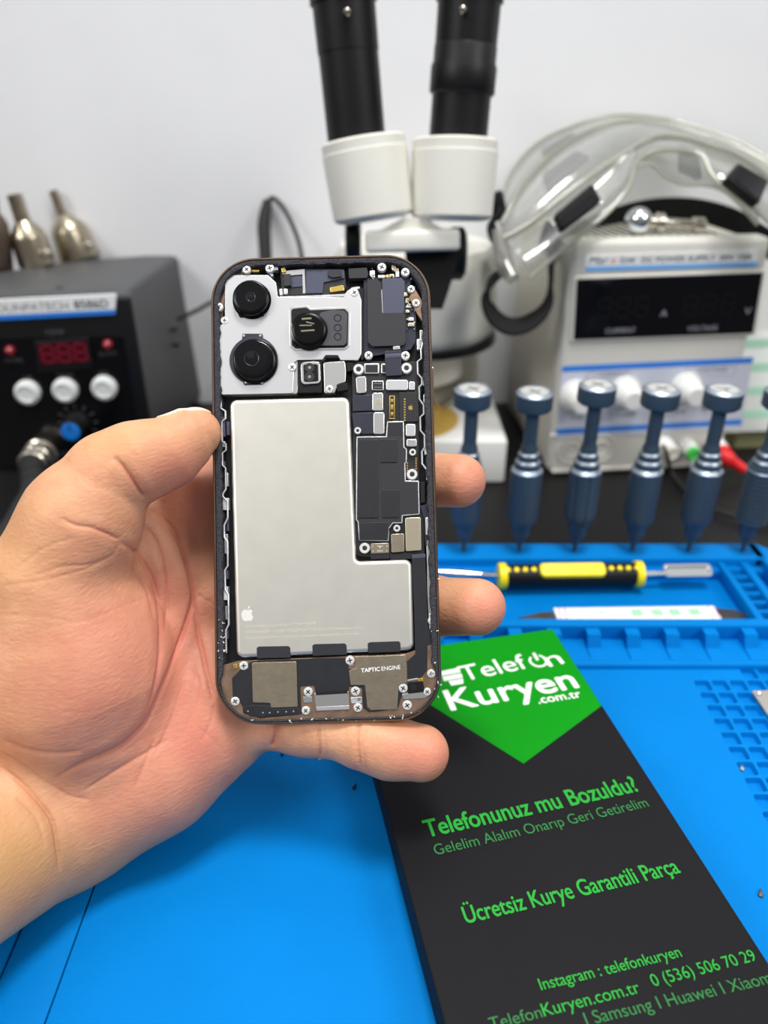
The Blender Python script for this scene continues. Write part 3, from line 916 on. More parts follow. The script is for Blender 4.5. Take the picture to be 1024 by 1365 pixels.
mb.build('stand_column', 'cream_paint', t)
# zoom body: big pale drum with tapered lower part
mb = MB()
c = Vector((.022, .553, 0))
mb.lathe(c, (0, 0, 1), [(.052, .083), (.056, .087), (.0580, .093), (.0570, .136), (.052, .145), (.03, .149)], 56)
mb.build('zoom_body', 'cream_paint', t)
mb = MB()
mb.lathe(c, (0, 0, 1), [(.055, .0795), (.0590, .0802), (.0590, .0835), (.055, .0842)], 56)
mb.build('lower_ring', 'black_plastic', t)
mb = MB(); mb.lathe(c, (0, 0, 1), [(.030, .05), (.036, .054), (.036, .070), (.042, .082)], 40)
mb.build('objective', 'cream_paint', t)
# black arm under the head
mb = MB()
A = [D(540, 334, .435), D(617, 330, .435), D(590, 412, .440), D(548, 412, .440)]
B = [p + Vector((0, .03, .0)) for p in A]
mb.loft([A, B])
mb.build('head_mount', 'mount_black', t)
mb = MB()
mb.lathe(D(470, 322, .455), (1, 0, 0), [(.010, -.004), (.012, -.003), (.012, .004), (.010, .005)], 24)
mb.build('side_knob', 'black_plastic', t)
mb = MB()
mb.lathe(D(607, 338, .455), (1, 0, 0), [(.013, -.004), (.015, -.002), (.015, .004), (.012, .006)], 24)
mb.build('side_knob', 'black_plastic', t)
# cream bridge plate
mb = MB()
pa = D(487, 338, .425); pb = D(614, 334, .425)
BP2 = Pl((pa + pb) / 2, pb - pa, (0, .15, 1))
hw = (pb - pa).length / 2
mb.box((-hw, 0, -.045), (hw, .0115, 0), .0025, pl=BP2, seg=3)
mb.prism(BP2, [(-hw + .006, .010), (hw - .006, .010), (.006, .018), (-.004, .018)], -.04, -.004)
mb.build('bridge', 'cream_paint', t)
# prism housings and eyepiece tubes
def tubeset(p0, p1, p2, p3, ring):
    "p0 housing bottom, p1 housing top, p2/p3 lower and upper end of the black tube"
    d = (p1 - p0).normalized(); L = (p1 - p0).length
    mb = MB()
    r0, r1 = .0228, .0236
    mb.lathe(p0, d, [(r0 - .006, -.001), (r0 - .002, 0), (r0, .002), (r1, L - .008), (r1, L - .0062), (r1 - .0005, L - .0058), (r1 - .0004, L - .001), (r1 - .0014, L), (r1 - .008, L + .0004)], 56)
    hs = mb.build('prism_housing', 'cream_paint', t)
    d = (p3 - p2).normalized(); L = (p3 - p2).length
    mb = MB()
    mb.lathe(p2, d, [(0.01579, -.010), (0.01579, L * .60), (0.01617, L * .605), (0.01636, L)], 48)
    tb = mb.build('eyepiece_tube', 'black_plastic', t)
    mb = MB()
    if ring:
        mb.lathe(p2, d, [(0.01598, L * .30), (0.01711, L * .31), (0.01748, L * .32), (0.01748, L * .50), (0.01654, L * .53), (0.01654, L * .64), (0.01617, L * .65)], 48)
        mb.lathe(p2, d, [(0.01654, L * .94), (0.01748, L * .95), (0.01748, L * 1.25), (0.01805, L * 1.26), (0.01805, L * 1.6)], 48)
        mb.build('focus_ring', 'black_plastic', tb)
    else:
        mb.lathe(p2, d, [(0.01636, L * .93), (0.01748, L * .94), (0.01748, L * 1.25), (0.01805, L * 1.26), (0.01805, L * 1.6)], 48)
        mb.build('eyepiece_collar', 'black_plastic', tb)
    return tb, p2, d, L
tb1, p2, d1, L1 = tubeset(D(499, 292, .434), D(484, 186, .420), D(475, 182, .420), D(457, -8, .395), False)
tb2, p4, d2, L2_ = tubeset(D(602, 292, .434), D(607, 186, .420), D(611, 182, .420), D(627, -8, .395), True)
for px, py, dd, tb in ((463, 16, .3815, tb1), (617, 13, .3815, tb2)):
    mb = MB(); mb.lathe(D(px, py, dd), D(px, py, dd - .1) - D(px, py, dd), [(.0018, -.003), (.0018, .0012), (.0012, .0018)], 14)
    mb.build('set_screw', 'steel', tb)

# black cable loop and plug behind the microscope
t = thing('cable_loop', D(352, 345, .585), 'black cable looping up with a thick sleeve left of the microscope', 'cable')
mb = MB(); mb.tube([G(350, 560, .004), D(352, 500, .58), D(355, 420, .585), D(354, 345, .585), D(352, 300, .585), D(357, 268, .585)], [.0030, .0036, .0045, .0048, .0052, .0036], 14, smooth=5)
mb.build('thick_sleeve', 'rubber_black', t)
mb = MB(); mb.tube([D(357, 270, .585), D(364, 264, .585), D(378, 278, .585), D(392, 305, .585), D(402, 340, .585), D(410, 420, .585)], .0018, 10, smooth=6)
mb.build('thin_cable', 'rubber_black', t)

# ------------------------------------------------------------------ clear safety goggles lying on the power supply
def glassy(name, dif, gl, col=(235, 238, 236)):
    m = bpy.data.materials.new(name); m.use_nodes = True
    n = m.node_tree; n.nodes.clear()
    out = n.nodes.new('ShaderNodeOutputMaterial'); tr = n.nodes.new('ShaderNodeBsdfTransparent')
    df = n.nodes.new('ShaderNodeBsdfTranslucent'); d2 = n.nodes.new('ShaderNodeBsdfDiffuse'); g = n.nodes.new('ShaderNodeBsdfGlossy')
    tr.inputs[0].default_value = lin(col) + (1,); df.inputs[0].default_value = lin(col) + (1,); d2.inputs[0].default_value = lin(col) + (1,)
    g.inputs['Roughness'].default_value = .12
    lw = n.nodes.new('ShaderNodeLayerWeight'); lw.inputs['Blend'].default_value = .35
    a = n.nodes.new('ShaderNodeMixShader'); b = n.nodes.new('ShaderNodeMixShader'); c = n.nodes.new('ShaderNodeMixShader')
    a.inputs[0].default_value = .5
    n.links.new(df.outputs[0], a.inputs[1]); n.links.new(d2.outputs[0], a.inputs[2])
    b.inputs[0].default_value = dif
    n.links.new(tr.outputs[0], b.inputs[1]); n.links.new(a.outputs[0], b.inputs[2])
    mu = n.nodes.new('ShaderNodeMath'); mu.operation = 'MULTIPLY_ADD'; mu.inputs[1].default_value = gl; mu.inputs[2].default_value = .06
    n.links.new(lw.outputs['Fresnel'], mu.inputs[0])
    n.links.new(mu.outputs[0], c.inputs[0]); n.links.new(b.outputs[0], c.inputs[1]); n.links.new(g.outputs[0], c.inputs[2])
    n.links.new(c.outputs[0], out.inputs[0])
    M[name] = m
glassy('clear_vinyl', .13, .35, (244, 245, 243))
glassy('clear_lens', .10, .35, (240, 241, 238))
glassy('clear_rim', .38, .5, (232, 232, 222))
glassy('grey_vent', .55, .2, (150, 152, 156))
t = thing('safety_goggles', D(860, 300, .50), 'clear plastic safety goggles with black side vents on top of the power supply', 'goggles')
def curve3(pts, n=8):
    return catmull([D(*p) for p in pts], n)
def resample(c, n):
    L = [0]
    for a, b in zip(c, c[1:]): L.append(L[-1] + (b - a).length)
    out = []; j = 0
    for k in range(n):
        s = L[-1] * k / (n - 1)
        while j < len(L) - 2 and L[j + 1] < s: j += 1
        f = (s - L[j]) / max(1e-9, L[j + 1] - L[j])
        out.append(c[j].lerp(c[j + 1], f))
    return out
N = 56
cB = resample(curve3([(670, 268, .510), (681, 231, .520), (715, 192, .535), (767, 167, .55), (820, 154, .556), (880, 158, .556), (930, 170, .55), (985, 190, .54), (1030, 215, .53), (1080, 262, .515)]), N)
c2 = resample(curve3([(668, 300, .495), (697, 249, .502), (735, 206, .510), (776, 179, .518), (826, 162, .524), (880, 166, .524), (935, 180, .518), (990, 200, .508), (1030, 225, .50), (1084, 280, .49)]), N)
cM = resample(curve3([(672, 318, .478), (708, 297, .478), (742, 269, .478), (785, 235, .480), (828, 206, .484), (852, 191, .486), (880, 181, .487), (916, 184, .486), (947, 194, .484), (979, 204, .482), (1019, 230, .478), (1086, 300, .474)]), N)
cL = resample(curve3([(706, 371, .462), (742, 340, .461), (776, 312, .460), (812, 281, .460), (838, 250, .462), (846, 222, .466), (862, 205, .470), (888, 200, .471), (920, 202, .470), (938, 208, .468), (946, 228, .465), (959, 244, .462), (985, 263, .460), (1009, 281, .459), (1040, 308, .458), (1090, 350, .458)]), N)
def shell(rows, name, m, thick=.0012):
    mb = MB(); n = len(rows[0])
    vs = [p for r in rows for p in r]; fs = []
    for j in range(len(rows) - 1):
        for i in range(n - 1): fs.append((j * n + i, j * n + i + 1, (j + 1) * n + i + 1, (j + 1) * n + i))
    mb.add(vs, fs)
    o = mb.build(name, m, t, 60)
    md = o.modifiers.new('thickness', 'SOLIDIFY'); md.thickness = thick
    return o
mid = [a.lerp(b, .5) + Vector((0, .004, .003)) for a, b in zip(c2, cM)]
shell([cB, c2], 'face_flange', 'clear_vinyl')
shell([c2, mid, cM], 'frame_shell', 'clear_vinyl')
shell([cM, cL], 'lower_shell', 'clear_vinyl')
for c, r, nm in ((cB, .0013, 'flange_rim'), (c2, .0016, 'frame_rim'), (cM, .0020, 'lens_rim'), (cL, .0016, 'lower_rim')):
    mb = MB(); mb.tube(c, r, 10); mb.build(nm, 'clear_rim', t, 60)
# lens seen through the nose opening, and the nose flap
ln = resample(curve3([(846, 222, .468), (868, 220, .470), (886, 236, .470), (910, 246, .470), (947, 248, .468), (975, 262, .466), (1010, 300, .462)]), 24)
lu = resample(curve3([(850, 192, .486), (880, 183, .487), (916, 186, .486), (947, 196, .484), (979, 206, .482), (1019, 232, .478)]), 24)
shell([lu, [a.lerp(b, .5) + Vector((0, .004, 0)) for a, b in zip(lu, ln)], ln], 'lens', 'clear_lens')
mb = MB(); mb.tube(ln, .0011, 10); mb.build('lens_edge', 'clear_rim', t, 60)
def slab(pts, d, th, m, name, r=.0018, bev=.0012):
    a = D(*pts[0], d); b = D(*pts[1], d); c = D(*pts[3], d)
    P = Pl(a, b - a, a - c)
    q = [P.uv(*p) for p in pts]
    mb = MB(); mb.prism(P, round_poly(ccw(q), r), -th, 0, bev)
    o = mb.build(name, m, t)
    return P, o
VP, vo = slab([(740, 285), (790, 243), (803, 267), (750, 307)], .444, .007, 'mount_black', 'side_vent')
mb = MB()
q = [VP.uv(*p) for p in ((749, 289), (790, 257), (799, 268), (753, 302))]
mb.prism(VP, round_poly(ccw(q), .001), -.001, .0004); mb.build('vent_face', 'screen_black', vo)
VP, vo = slab([(967, 238), (985, 216), (1026, 240), (1012, 273)], .444, .007, 'mount_black', 'side_vent')
mb = MB()
q = [VP.uv(*p) for p in ((980, 240), (993, 224), (1023, 243), (1012, 266))]
mb.prism(VP, round_poly(ccw(q), .001), -.001, .0004); mb.build('vent_face', 'screen_black', vo)
slab([(723, 231), (768, 200), (790, 207), (731, 258)], .505, .003, 'grey_vent', 'clear_vent')
slab([(722, 197), (765, 174), (767, 181), (724, 208)], .54, .003, 'grey_vent', 'clear_vent')
slab([(729, 290), (749, 308), (735, 337), (716, 331)], .470, .003, 'grey_vent', 'clear_vent')
slab([(906, 190), (932, 196), (938, 240), (906, 226)], .50, .003, 'grey_vent', 'clear_vent')
# lugs and buckles at the left end
mb = MB()
mb.tube([D(664, 310, .485), D(672, 350, .476), D(684, 372, .470)], [.0045, .0060, .0040], 12, smooth=4)
mb.build('strap_lug', 'clear_rim', t, 60)
mb = MB()
P = Pl(D(664, 275, .50), (1, .1, .3), (-.3, 0, 1)); mb.box((-.006, -.009, -.004), (.005, .009, .002), .0015, pl=P)
mb.build('strap_buckle', 'black_plastic', t)
# elastic strap: hanging loop on the left and the band crossing the power supply top
mb = MB()
mb.ribbon([D(664, 284, .492), D(658, 305, .490), D(668, 332, .488), D(672, 352, .486), D(656, 378, .484), D(650, 398, .483), D(658, 420, .482), D(676, 434, .482), D(700, 432, .482), D(722, 414, .484), D(733, 385, .488), D(735, 340, .492)],
          (.25, 1, .35), .017, .0018, smooth=6)
mb.ribbon([D(735, 340, .492), D(748, 322, .50), D(790, 304, .53), D(840, 286, .555), D(885, 279, .56), D(930, 281, .555), D(975, 294, .54), D(1008, 314, .52), D(1040, 336, .50)],
          (0, .1, 1), .016, .0018, smooth=6)
mb.build('elastic_strap', 'black_fabric', t)

# chrome ball-ended bolt on the power supply top
zc = PH_ + .006
c = Vector((.1585, .507, PH_ + .0084))
t = thing('ball_joint_bolt', Vector((c.x, c.y, PH_)), 'small chrome ball-ended bolt lying on top of the power supply under the goggles', 'bolt')
mb = MB(); n = 12; r = .0082
mb.lathe(c, (1, .1, 0), [(r * math.sin(math.pi * k / n), -r * math.cos(math.pi * k / n)) for k in range(1, n)], 28)
mb.build('ball', 'chrome', t)
mb = MB(); mb.lathe(c + Vector((.006, 0, -.0005)), (1, .08, -.07), [(.0042, 0), (.0042, .005), (.0058, .0055), (.0058, .0095), (.0030, .010), (.0030, .029), (.0046, .0295), (.0046, .036), (.0036, .037)], 24)
mb.build('shank', 'steel', t)

# ------------------------------------------------------------------ black and green box

BH = .0125                      # the back end is propped on the notched rest
TL, TR = G(462, 877.4, .0232), G(737, 838, .0232)
rx = (TR - TL).normalized()
BX = Pl(TL, rx, Vector((-rx.y, rx.x, .025)))
bw = (TR - TL).length; bh = .178
t = thing('phone_box', BX.at(bw / 2, -bh / 2, -BH), 'flat black cardboard box with a green arrow and green lettering on the mat', 'box')
mb = MB(); mb.prism(BX, round_poly([(0, -bh), (bw, -bh), (bw, 0), (0, 0)], .0006, 2), -BH, 0, .0004)
lid = mb.build('lid', 'box_black', t)
w = .0
tip = BX.uv(698, 1018)
er = BX.uv(806, 940)
g1 = Vector(BX.uv(580.6, 944)); g2 = Vector(BX.uv(637, 980)); gu = max(.0003, g1.x + (g2.x - g1.x) / (g2.y - g1.y) * (0 - g1.y))
mb = MB(); mb.prism(BX, [(gu, -.0003), (bw - .0003, -.0003), (bw - .0003, er[1]), tip], -.0002, .00006)
ga = mb.build('green_arrow', 'print_green', t, angle=0)
textpx('Telef', BX, (619, 908), (706, 890), 22, 'print_white', ga, w=.0001, bold=.0)
textpx('n', BX, (733, 889), (753, 884), 22, 'print_white', ga, w=.0001, bold=.0)
pc = BX.uv(717.5, 881, .0001); mb = MB()
ang = [math.radians(122 + k * 296 / 30) for k in range(31)]
mb.loft([[BX.at(pc[0] + r * math.cos(a + .1), pc[1] + r * math.sin(a + .1), .00016) for a in ang] for r in (.0031, .0040)], closed=False, cap0=False, cap1=False)
mb.prism(BX, [(pc[0] - .0006, pc[1] + .0005), (pc[0] + .0006, pc[1] + .0005), (pc[0] + .0006, pc[1] + .0052), (pc[0] - .0006, pc[1] + .0052)], .0001, .00017)
mb.build('power_symbol', 'print_white', ga, angle=0)
textpx('Kuryen', BX, (602, 947), (772, 916), 29, 'print_white', ga, w=.0001, bold=.017)
textpx('.com.tr', BX, (719, 938), (776, 929), 11, 'print_white', ga, w=.0001, bold=.008)
mb = MB()
for q in ([(588, 895), (612, 890), (614, 896), (588, 901)], [(590, 902), (615, 897.5), (617, 903), (592, 908)], [(598, 908), (617, 904.5), (618, 911), (602, 914)]):
    mb.prism(BX, [BX.uv(x, y, .0001) for x, y in q], .00006, .00014)
mb.build('speed_bars', 'print_white', ga, angle=0)
textpx('Telefonunuz mu Bozuldu?', BX, (570, 1116), (853, 1054), 24, 'text_green', t, w=.00005, bold=.016)
textpx('Gelelim Alalım Onarıp Geri Getirelim', BX, (581, 1140), (866, 1075), 15, 'text_green_dim', t, w=.00005, bold=-.004)
textpx('Ücretsiz Kurye Garantili Parça', BX, (622, 1231), (908, 1163), 24, 'text_green', t, w=.00005, bold=.014)
textpx('Instagram : telefonkuryen', BX, (722, 1320), (910, 1275), 17, 'text_green', t, w=.00005, bold=.006)
textpx('Telefon', BX, (655, 1373), (724, 1356), 18, 'text_green_dim', t, w=.00005, bold=-.004)
textpx('Kuryen.com.tr', BX, (726, 1355), (855, 1323), 19, 'text_green', t, w=.00005, bold=.003)
textpx('0 (536) 506 70 29', BX, (872, 1315), (1010, 1280), 18, 'text_green', t, w=.00005, bold=.003)
textpx('I Samsung I Huawei I Xiaomi', BX, (783, 1367), (1036, 1309), 19, 'text_green_dim', t, w=.00005, bold=.0)

# ------------------------------------------------------------------ opened smartphone held in the hand
q = [D(276, 343.5, .2500), D(569, 337.5, .2500), D(290.5, 969, .2408), D(594.5, 960, .2408)]
pr_ = ((q[1] + q[3]) - (q[0] + q[2])).normalized()
pu_ = ((q[0] + q[1]) - (q[2] + q[3]))
PHN = Pl((q[0] + q[1] + q[2] + q[3]) / 4, pr_, pu_)
pw = (((q[1] - q[0]).length) + ((q[3] - q[2]).length)) / 2
ph = (((q[0] - q[2]).dot(PHN.u)) + ((q[1] - q[3]).dot(PHN.u))) / 2
mm = .001
PT = 8.3 * mm
phone = thing('smartphone', PHN.o, 'opened smartphone without its back glass, showing battery, cameras and circuit board, held in the hand', 'smartphone')
def rloop(ins, w, seg=12, jit=0., rnd=None):
    p = rrect(pw - 2 * ins, ph - 2 * ins, max(.0005, .0145 - ins), seg)
    return [PHN.at(x.x, x.y, w) for x in p]
mb = MB()
mb.loft([rloop(a * mm, b * mm) for a, b in ((.9, -8.3), (.35, -8.1), (.05, -7.3), (0, -6.2), (0, -1.6), (.08, -.8), (.30, -.2), (.55, 0), (.85, 0), (1.0, -.35), (1.0, -4))], cap0=False, cap1=False)
frm = mb.build('frame', 'frame_bronze', phone)
mb = MB()
for px_, py_, l, s in ((286, 470, 5, -1), (286, 530, 8, -1), (580, 510, 13, 1), (578, 600, 0, 1)):
    if l:
        v = PHN.uv(px_, py_)[1]
        P = Pl(PHN.at(s * pw / 2, v, -4.1 * mm), PHN.u, PHN.n * 1.0)
        mb.prism(P, rrect(l * mm, 2.6 * mm, 1.2 * mm, 4), -.3 * mm if (P.n.dot(PHN.r) * s > 0) else .3 * mm, (.35 if P.n.dot(PHN.r) * s > 0 else -.35) * mm)
mb.build('side_buttons', 'frame_bronze', frm)
mb = MB(); mb.loft([rloop(.8 * mm, -8.25 * mm), rloop(.8 * mm, -7.6 * mm)])
mb.build('screen_back', 'gloss_black', phone)
# torn black adhesive ring
random.seed(3)
def path2(px):
    "dense local outline of the ring"
    return px
outer = []
base = rrect(pw - 2 * mm, ph - 2 * mm, .0135, 14)
dense = []
for i, p in enumerate(base):
    q2 = base[(i + 1) % len(base)]; n = max(1, int((q2 - p).length / .0009))
    for k in range(n): dense.append(p.lerp(q2, k / n))
dn = len(dense)
wid = [0.] * dn
ph0 = [random.uniform(0, 6.28) for _ in range(9)]
for i in range(dn):
    a = 2 * math.pi * i / dn
    wid[i] = 1.95 + .16 * math.sin(37 * a + ph0[0]) + .12 * math.sin(83 * a + ph0[1]) + random.uniform(-.13, .13)
    if dense[i].y > ph / 2 - .02: wid[i] += .05
    if dense[i].y < -ph / 2 + .018: wid[i] = max(.5, wid[i] - 2.0 * min(1, (-ph / 2 + .018 - dense[i].y) / .006))
rows = []
for f, w in ((0, -.45), (.12, -.12), (.5, -.05), (.88, -.2), (1., -.8), (1., -5.4)):
    row = []
    ins_ = inset(dense, 1e-6)
    for i in range(dn):
        p = dense[i]; n = (inset([dense[i - 3], p, dense[(i + 3) % dn]], .001)[1] - p).normalized()
        z = w * mm + (random.uniform(-.14, .14) * mm if 0 < f < 1 else 0)
        x = p + n * (f * wid[i] * mm)
        row.append(PHN.at(x.x, x.y, z))
    rows.append(row)
mb = MB(); mb.loft(rows, cap0=False, cap1=False)
mb.build('adhesive_ring', 'gasket', phone, angle=50)
mb = MB(); mb.loft([rloop(1.0 * mm, -7.6 * mm), rloop(1.0 * mm, -5.2 * mm)])
mb.build('midframe', 'midframe_dark', phone)

def comp(name, pts, top, bot, m, r=.3, bev=.12, par=None, angle=35):
    q = [PHN.uv(x, y, top * mm) for x, y in pts]
    q = ccw(q)
    if r: q = round_poly(q, [z * mm for z in r] if isinstance(r, (list, tuple)) else r * mm, 4)
    rm = min(r) if isinstance(r, (list, tuple)) else r
    mb = MB(); mb.prism(PHN, q, bot * mm, top * mm, (min(bev, rm * .7) if rm else bev) * mm)
    return mb.build(name, m, par or phone, angle)
def rc(x0, y0, x1, y1, sk=-.022, sv=.027):
    "upright rectangle on the tilted phone"
    ym = (y0 + y1) / 2; xm = (x0 + x1) / 2
    f = lambda x, y: (x + sv * (y - ym), y + sk * (x - xm))
    return [f(x0, y0), f(x1, y0), f(x1, y1), f(x0, y1)]
def disc(name, px, py, prof, m, par=None, seg=32):
    c = PHN.px(px, py, prof[-1][1] * mm)
    c = c - PHN.n * prof[-1][1] * mm
    mb = MB(); mb.lathe(c, PHN.n, [(a * mm, b * mm) for a, b in prof], seg)
    return mb.build(name, m, par or phone, 40)
def T(pts, s, ox, oy): return [(ox + x / s, oy + y / s) for x, y in pts]
A1 = lambda pts: T(pts, 3.012, 260, 330)
A2 = lambda pts: T(pts, 4.265, 430, 440)
A3 = lambda pts: T(pts, 3.103, 270, 720)
A4 = lambda pts: T(pts, 5.25, 270, 500)

# --- bronze tray showing around the bottom parts
comp('bottom_tray', A3([(62, 520), (110, 512), (150, 500), (840, 470), (935, 440), (945, 330), (975, 330), (990, 560), (960, 650), (900, 705), (800, 735), (400, 758), (230, 752), (140, 722), (90, 670)]), -1.3, -5.2, 'tray_bronze', 1, .15)
comp('corner_tray', A1([(880, 160), (925, 235), (915, 300), (890, 262), (860, 200)]), -1.2, -5, 'tray_bronze', .3, .1)
comp('corner_tray', A1([(85, 180), (120, 125), (180, 88), (210, 100), (135, 130), (118, 200), (110, 290), (88, 290)]), -2.2, -5, 'tray_bronze', .3, .1)

# --- camera block plate with its openings
cp_ = A1([(120, 135), (152, 110), (292, 110), (326, 142), (332, 198), (596, 200), (612, 172), (655, 170), (668, 210), (668, 428), (655, 452), (585, 452), (574, 432), (524, 432), (512, 450), (412, 452), (398, 462), (393, 585), (108, 591), (97, 560), (92, 318), (120, 300)])
plate = comp('camera_plate', cp_, -1.0, -4.8, 'bracket_white', .5, .22)
comp('camera_plate_edge', A1([(393, 460), (410, 452), (418, 470), (410, 586), (393, 588)]), -1.5, -4.8, 'bracket_silver', .2, .1)
# wide (upper left) camera
l1 = disc('camera_lens', 333.7, 396, [(6.3, -3), (6.3, -1.0), (5.7, -.4), (5.7, 1.7), (5.3, 2.0), (4.2, 2.05)], 'lens_barrel', seg=48)
disc('lens_front', 334.2, 394.5, [(4.9, 1.5), (4.8, 2.05), (3.0, 2.12), (1.2, 2.15)], 'lens_glass', l1, 40)
disc('lens_core', 334.2, 394.5, [(1.0, 1.9), (.9, 2.14), (.4, 2.2)], 'gloss_black', l1, 24)
comp('lens_foot', A1([(170, 265), (205, 262), (245, 262), (280, 258), (275, 275), (180, 280)]), -.6, -2, 'lens_barrel', .3, .1, l1)
# main camera (lower left)
brk = comp('camera_bracket', A1([(190, 345), (270, 345), (275, 372), (277, 535), (270, 549), (196, 551), (192, 530), (188, 372)]), -.55, -2, 'flex_indigo', .4, .12)
l2 = disc('camera_lens', 338, 479, [(7.5, -3), (7.5, -.5), (7.2, -.3), (6.9, -.3), (6.6, .6), (6.3, 1.4), (5.9, 1.9), (5.2, 2.0)], 'lens_barrel', seg=56)
disc('lens_ring', 338, 480, [(7.9, -.9), (7.8, -.45), (7.2, -.4)], 'flex_indigo', l2, 56)
disc('lens_front', 335, 475, [(5.4, 1.6), (5.3, 2.0), (3.4, 2.1), (1.5, 2.14)], 'lens_glass', l2, 48)
disc('lens_core', 334, 473, [(1.5, 1.85), (1.4, 2.13), (.8, 2.18)], 'gloss_black', l2, 24)
for k, (x, y) in enumerate(((196, 353), (262, 353), (204, 541), (268, 541))):
    x, y = A1([(x, y)])[0]
    disc('rivet', x, y, [(.45, -.6), (.42, -.42), (.2, -.40)], 'bracket_silver', brk, 12)
# telephoto camera in its rounded opening
comp('camera_well_rim', A1([(378, 240), (452, 232), (466, 244), (608, 238), (624, 260), (622, 395), (606, 410), (400, 414), (380, 398)]), -.85, -2, 'bracket_silver', 1.1, .15)
comp('camera_well', A1([(386, 246), (448, 240), (462, 251), (602, 246), (616, 262), (614, 392), (600, 402), (404, 406), (388, 392)]), -.80, -2, 'black_plastic', 1.0, .08)
tb_ = comp('camera_holder', A1([(500, 262), (548, 250), (600, 254), (611, 266), (609, 382), (598, 393), (548, 394), (500, 392)]), .25, -1.5, 'holder_grey', .8, .2)
for y in (283, 322, 358):
    x, yy = A1([(573, y)])[0]
    disc('holder_hole', x, yy, [(1.25, .2), (1.25, .30), (1.0, .31), (.85, .22)], 'black_matte', tb_, 20)
l3 = disc('camera_lens', 411.5, 438.5, [(6.2, -2), (6.2, -.2), (5.9, .4), (5.6, 1.2), (5.4, 1.9), (4.9, 2.2), (4.2, 2.2)], 'lens_barrel', seg=48)
disc('lens_front', 408, 434.5, [(4.5, 1.7), (4.4, 2.1), (2.6, 2.2), (1.2, 2.24)], 'lens_glass', l3, 40)
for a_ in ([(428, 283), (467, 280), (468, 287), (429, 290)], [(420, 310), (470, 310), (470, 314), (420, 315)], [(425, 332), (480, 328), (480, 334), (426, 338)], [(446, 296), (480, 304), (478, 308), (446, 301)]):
    comp('lens_glint_streak', A1(a_), 2.3, 2.1, 'lens_glint', 0, .0, l3)  # reflections on the glass, painted as pale strips
for (lx, ly, ra, top) in ((334.2, 394.5, 3.2, 2.1), (335, 475, 3.9, 2.1), (408, 434.5, 3.4, 2.2)):
    pass
disc('lens_glint_ring', 334.4, 396, [(1.75, 2.1), (1.7, 2.19), (1.3, 2.19), (1.2, 2.13)], 'glint_violet', l1, 32)  # violet ring put in as a painted glint on the lens
disc('lens_glint_ring', 335.5, 478, [(2.6, 2.08), (2.55, 2.16), (2.2, 2.16), (2.1, 2.10)], 'glint_violet', l2, 32)  # same painted violet glint on the main camera
# flash / lidar module
comp('module_base', A1([(411, 447), (506, 444), (510, 462), (510, 582), (412, 584)]), -1.4, -5, 'black_plastic', .3, .12)
ri = comp('flash_module', A1([(424, 460), (502, 457), (504, 545), (428, 550)]), -.7, -2, 'bracket_silver', 1.2, .2)
comp('flash_window', A1([(434, 469), (494, 467), (496, 537), (437, 540)]), -.62, -1, 'gloss_black', .7, .06, ri)
for y in (482, 519):
    x, yy = A1([(460, y)])[0]
    r_ = disc('flash_lens', x, yy, [(1.6, -.7), (1.55, -.45), (1.1, -.4), (1.0, -.5)], 'speaker_black', ri, 24)
    disc('flash_core', x, yy, [(.6, -.55), (.5, -.42), (.2, -.4)], 'plate_warm', r_, 16)
comp('silver_bracket', A1([(516, 462), (602, 456), (606, 500), (604, 540), (575, 548), (560, 583), (520, 585)]), -1.3, -4.8, 'bracket_silver', .5, .15)
comp('connector_block', A1([(568, 549), (612, 544), (614, 572), (572, 578)]), -.9, -3, 'black_plastic', .3, .15)
comp('connector_block', A1([(606, 462), (634, 460), (640, 490), (612, 500)]), -1.6, -4, 'black_plastic', .3, .15)

# --- top edge: flex boards, pads and contacts
comp('top_flex', A1([(342, 92), (440, 84), (600, 86), (606, 160), (590, 188), (352, 192)]), -2.2, -5, 'flex_black', .4, .12)
comp('top_flex_shield', A1([(352, 94), (440, 86), (443, 184), (434, 184), (432, 108), (386, 112), (384, 106), (352, 108)]), -1.6, -3, 'bracket_silver', .1, .06)
comp('top_flex_board', A1([(446, 90), (598, 88), (600, 122), (516, 140), (512, 182), (446, 184)]), -1.7, -3, 'flex_pale', .2, .08)
comp('top_flex_board', A1([(384, 116), (430, 112), (431, 156), (386, 160)]), -1.9, -3, 'flex_pale', .2, .06)
comp('foam_pad', A1([(354, 110), (384, 106), (386, 152), (358, 155)]), -.9, -3, 'speaker_black', .3, .15)
comp('foam_pad', A1([(533, 90), (586, 87), (590, 116), (552, 121), (534, 112)]), -.9, -3, 'speaker_black', .3, .15)
comp('foam_pad', A1([(616, 84), (690, 80), (696, 104), (692, 122), (618, 124)]), -1.1, -4, 'speaker_black', .3, .15)
comp('gold_contact', A1([(541, 160), (596, 150), (600, 172), (544, 180)]), -1.4, -3, 'gold', .3, .2)
comp('gold_contact', A1([(346, 82), (360, 78), (366, 98), (350, 102)]), -1.1, -3, 'gold', .3, .2)
comp('gold_contact', A1([(228, 88), (258, 90), (256, 97), (230, 98)]), -1.2, -3, 'gold', .3, .1)
for pts in ([(338, 166), (350, 164), (353, 190), (341, 193)], [(355, 164), (372, 166), (372, 186), (358, 188)], [(186, 86), (200, 82), (204, 98), (188, 100)], [(316, 78), (332, 76), (334, 90), (318, 92)], [(288, 92), (300, 90), (316, 112), (308, 118)]):
    comp('solder_pad', A1(pts), -1.2, -4, 'bracket_white', .25, .12)
comp('bright_strip', A1([(340, 196), (470, 192), (600, 186), (630, 160), (660, 156), (664, 164), (634, 170), (604, 196), (470, 201), (342, 203)]), -1.4, -3, 'jag_silver', .1, .06)
comp('dark_channel', A1([(655, 170), (676, 160), (680, 440), (672, 456), (664, 440)]), -1.6, -5, 'black_matte', .2, .1)

